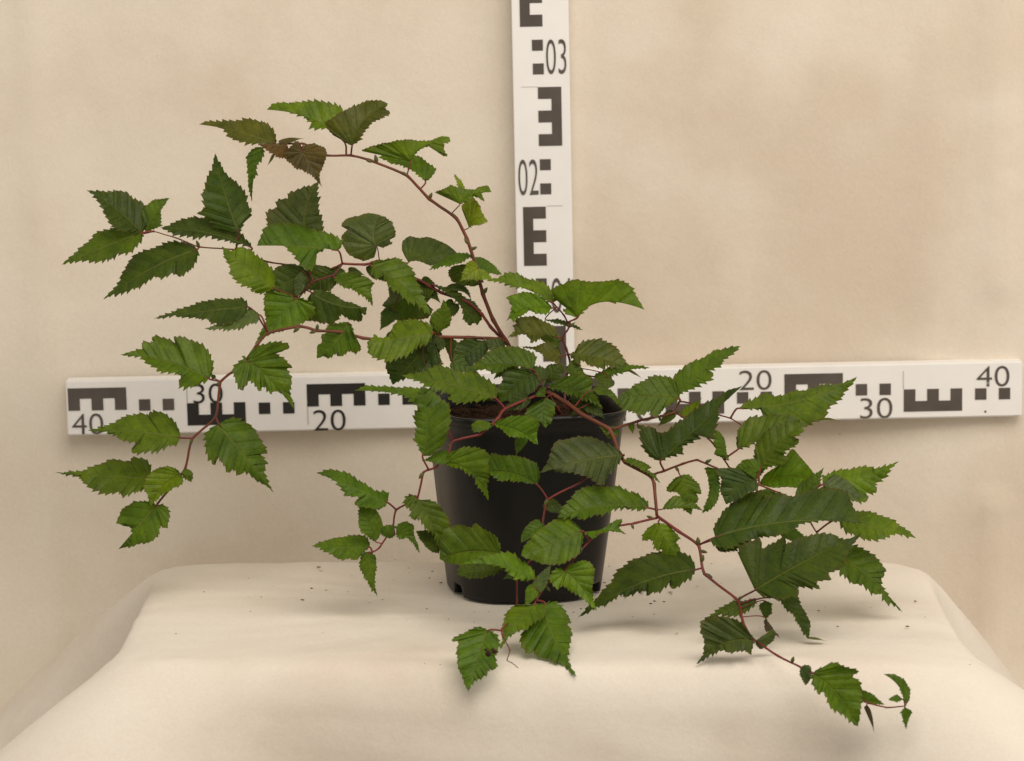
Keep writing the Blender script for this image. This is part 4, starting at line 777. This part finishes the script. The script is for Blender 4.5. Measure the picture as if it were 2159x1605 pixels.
# small or hidden leaves described by length and half widths only
LEAVES = [
 (905, 600, 866, 642, 20, 18, 1.7, 0, 'm', None, .4), (958, 640, 925, 690, 16, 18, 1.9, 0, 'd', None, .3), (995, 745, 1046, 716, 16, 16, -1.5, 0, 'm', None, .4), (955, 762, 1012, 792, 20, 18, -3.2, -.3, 'm', None, .3), (896, 770, 950, 815, 24, 20, -2.9, -.3, 'd', None, .4),
 (828, 655, 800, 698, 16, 18, .8, 0, 'd', None, .3), (1010, 818, 1056, 850, 16, 16, -5.0, -.3, 'd', None, .3), (1200, 770, 1240, 800, 16, 16, -1.6, 0, 'm', None, .3),
 (1178, 722, 1122, 700, 14, 16, -.3, .4, 'm', None, .3), (1152, 800, 1098, 762, 20, 16, -2.4, -.3, 'd', None, .3), (1060, 735, 1010, 720, 16, 18, -1.8, .2, 'd', None, .3), (1250, 850, 1200, 880, 14, 18, -5.4, -.4, 'd', None, .2),
 (1600, 948, 1672, 992, 24, 20, -7.2, .2, 'm', None, .4), (1690, 1052, 1738, 985, 20, 22, -9.6, .3, 'm', None, .3), (1560, 1012, 1628, 972, 22, 20, -7.6, .2, 'm', None, .4), (1514, 1138, 1606, 1128, 18, 28, -13.6, -.2, 'd', None, .5),
 (1636, 1050, 1570, 1082, 22, 26, -10.8, 0, 'm', None, .4), (1650, 1120, 1712, 1146, 14, 14, -10.4, 0, 'm', None, .2), (1735, 1140, 1800, 1180, 20, 24, -10.1, 0, 'd', None, .3), (1420, 872, 1386, 900, 10, 12, -7.0, 0, 'd', None, .2),
 (1442, 882, 1480, 838, 14, 12, -6.2, .2, 'y', None, .3), (925, 712, 905, 690, 12, 12, -1.6, 0, 'd', None, .3), (872, 716, 930, 760, 24, 22, -2.0, 0, 'd', None, .4), (820, 715, 880, 690, 14, 16, -2.4, 0, 'd', None, .3), (888, 592, 930, 640, 18, 16, 1.9, 0, 'd', None, .3),
 (1300, 920, 1262, 900, 12, 14, -8.4, 0, 'm', None, .2), (1150, 1060, 1200, 1086, 14, 14, -11.6, 0, 'd', None, .2), (1100, 1200, 1060, 1222, 14, 16, -12.8, 0, 'd', None, .2), (780, 560, 830, 600, 16, 16, 1.4, 0, 'd', None, .3), (700, 572, 745, 606, 16, 18, .9, 0, 'd', None, .3),
 (922, 300, 937, 329, 8, 9, 1.5, .5, 'b', None, 0, False), (604, 304, 543, 303, 26, 5, -1.7, -.4, 't', (575, 310), 0), (590, 301, 641, 292, 6, 6, -1.4, 0, 'r', None, 0), (578, 325, 563, 351, 3, 3, -1.5, 0, 'o', None, 0),
 (1008, 566, 970, 594, 20, 22, -.5, -.8, 'y', None, .5), (1006, 574, 1042, 592, 10, 12, -.4, 0, 'y', None, .2), (735, 572, 770, 580, 10, 10, .9, 0, 'd', None, .2, False), (945, 612, 995, 640, 12, 4, 1.9, .3, 'd', (985, 600), .1),
 (452, 798, 445, 788, 5, 5, -5.6, 0, 'd', None, 0), (1320, 777, 1356, 800, 3, 3, -1.4, -.3, 'o', None, 0, False), (1136, 824, 1150, 838, 14, 12, -5.5, -.3, 'm', None, .2), (1102, 918, 1087, 962, 14, 12, -8.9, -.6, 'm', None, .1),
 (948, 962, 888, 972, 14, 14, -10.2, 0, 'm', None, .2), (1130, 1242, 1164, 1188, 12, 16, -16.9, .3, 'p', None, .1), (1128, 1238, 1106, 1284, 14, 14, -16.8, -.5, 'b', None, .2), (1112, 838, 1056, 872, 16, 16, -5.8, -.5, 'd', None, .2),
 (1234, 846, 1276, 884, 22, 14, -5.6, -.8, 'd', None, .2), (1290, 800, 1246, 826, 14, 14, -3.6, -.3, 'd', None, .2), (1205, 842, 1262, 832, 12, 14, -4.6, 0, 'd', None, .2), (1080, 760, 1040, 800, 22, 20, -3.0, 0, 'd', None, .2),
 (1826, 1490, 1843, 1546, 5, 6, -28.7, 0, 'k', (1838, 1510), 0), (1330, 892, 1334, 916, 7, 7, -8.2, 0, 'm', None, 0), (1345, 900, 1368, 905, 4, 4, -7.6, .2, 'm', None, 0), (1704, 1345, 1744, 1353, 2.5, 2.5, -17.0, 0, 'o', None, 0, False), (1728, 885, 1772, 892, 2.5, 2.5, -6.3, 0, 'o', (1755, 880), 0, False),
]
for a in LEAVES:
    if isinstance(a[-1], dict): build_leaf(*a[:-1], **a[-1])
    else: build_leaf(*a)

# small stipules and buds at the joints of the stems
BUDS = [(806, 320, -4, -18), (968, 520, -10, -14), (1010, 520, 14, -6), (908, 418, 6, -14), (864, 366, -12, -8), (962, 458, -8, -10), (774, 336, 12, 8), (1472, 1146, -2, -18), (1482, 1158, 16, 4), (1664, 1400, 4, -14),
        (1372, 1084, -14, -6), (1545, 986, 8, 12), (628, 690, -14, 14), (668, 698, -16, 6), (665, 694, 2, -14), (1428, 868, 10, -8), (1388, 880, 4, 12), (890, 998, -10, 14), (945, 932, -8, 10), (1153, 1056, -8, 14), (828, 1112, 12, 4), (405, 928, -4, 14),
        (420, 520, -6, -14), (454, 806, -10, 6), (1560, 1264, 12, -8), (1485, 1214, 18, 8), (1484, 1190, 4, -16), (1490, 980, 14, -8), (1425, 990, 8, 12), (1290, 905, -10, 14), (1330, 1105, 4, 12), (1025, 620, 10, -14), (1160, 640, 14, -10), (1205, 690, 12, -10), (1210, 1160, 10, -12), (1140, 1235, 10, 12), (1420, 1485, 0, 0)]
for (x, y, dx, dy) in BUDS[:-1]:
    p = min(SAMPLES, key=lambda q: (q[0]-x)**2+(q[1]-y)**2)
    A = at(p[0], p[1], p[2]/100); B = at(p[0]+dx, p[1]+dy, p[2]/100-0.001)
    n = (B-A); r = n.length*.26; pts = [A+n*t-ORG for t in (0, .2, .45, .7, .9, 1.0)]
    V, Fc = tube(pts, [r*.35, r*.8, r, r*.75, r*.35, r*.05], 6)
    o = mesh('bud', V, Fc, M_stem, plant, True); o.color = (.075, .085, .018, 1)

# withered patch on the hanging leaf in front
V, Fc = [], []
for k in range(14):
    x, y = 1022+random.uniform(0, 28), 1376+random.gauss(0, 4); s = random.uniform(2.0, 5.0); b = len(V); D = -.2662+random.uniform(-.001, .001)
    ring = [at(x+s*math.cos(a)*random.uniform(.7, 1.5), y+s*math.sin(a)*random.uniform(.5, 1.0), D) for a in (0, 1.05, 2.1, 3.14, 4.2, 5.2)]
    top = at(x, y, D-.0012); V += [q-ORG for q in ring]+[top-ORG]
    for i in range(6): Fc.append((b+i, b+(i+1) % 6, b+6))
o = mesh('withered_patch', V, Fc, M_dry, plant)

# ------------------------------------------------------------------ soil crumbs spilt on the cloth
V, Fc = [], []
def crumb(X, Y, s, el=1.0, ang=0):
    b = len(V); ca, sa = math.cos(ang), math.sin(ang)
    for d in ((1, 0, .35), (-1, 0, .3), (0, 1, .35), (0, -1, .35), (0, 0, 1.0), (0, 0, -.6)):
        dx, dy = d[0]*s*el*random.uniform(.6, 1.3), d[1]*s*random.uniform(.6, 1.3)
        V.append((X+dx*ca-dy*sa, Y+dx*sa+dy*ca, 0.0006+d[2]*s*.7))
    for f in ((0, 2, 4), (2, 1, 4), (1, 3, 4), (3, 0, 4), (2, 0, 5), (1, 2, 5), (3, 1, 5), (0, 3, 5)): Fc.append(tuple(b+i for i in f))
def on_table(px, py):
    rx = (px-PW/2)/F_PX; ry = -(py-PH/2)/F_PX
    d = Vector((rx, math.cos(PITCH)+ry*math.sin(PITCH), -math.sin(PITCH)+ry*math.cos(PITCH)))
    return CAM+d*((0.001-CAM.z)/d.z)
for (px, py, s) in [(672, 1195, 2), (657, 1240, 2.4), (638, 1264, 1.8), (551, 1258, 1.4), (430, 1247, 1), (524, 1218, 1), (371, 1335, 1), (681, 1333, 1.2), (911, 1204, 1.6), (905, 1218, 1.6), (862, 1197, 1.4), (833, 1179, 1), (655, 1239, 1), (930, 1228, 2), (900, 1283, 1.6), (946, 1304, 1.2), (1000, 1311, 1),
                    (1726, 1287, 1.8), (1766, 1320, 1.6), (1913, 1320, 2.2), (1929, 1267, 2.2), (1876, 1304, 1), (1836, 1280, 1), (1380, 1267, 2.6), (1372, 1272, 2.2), (1400, 1268, 2), (1413, 1248, 2), (1415, 1252, 1.6), (1352, 1250, 2), (1340, 1245, 1.6), (1318, 1260, 1.8), (1360, 1244, 2.2), (1500, 1188, 1.6), (1285, 1193, 1.2), (1379, 1294, 1), (1602, 1323, 1), (1290, 1222, 1.6), (1275, 1228, 1.8), (1950, 1300, 1), (1470, 1235, 1), (1225, 1283, 2), (1245, 1275, 2), (1210, 1290, 1.4), (1260, 1268, 2.2), (2045, 1400, .8), (928, 1400, 1), (895, 1398, 1)]:
    p = on_table(px, py); crumb(p.x, p.y, s*.00044, random.uniform(1, 2.6), random.uniform(-.5, .5))
for k in range(80):
    a = random.uniform(0, 6.28); r = 0.066+abs(random.gauss(0, .05)); X, Y = r*math.cos(a)*1.6, r*math.sin(a)
    if Y > .055 or Y < -.19 or abs(X) > .28: continue
    crumb(X, Y, random.uniform(.00015, .00042), random.uniform(1, 4.5), random.uniform(-.6, .6))
o = mesh('soil_crumbs', V, Fc, M_soil)
tag(o, 'tiny dark soil crumbs scattered over the cream cloth round the pot', 'soil crumbs', kind='stuff')
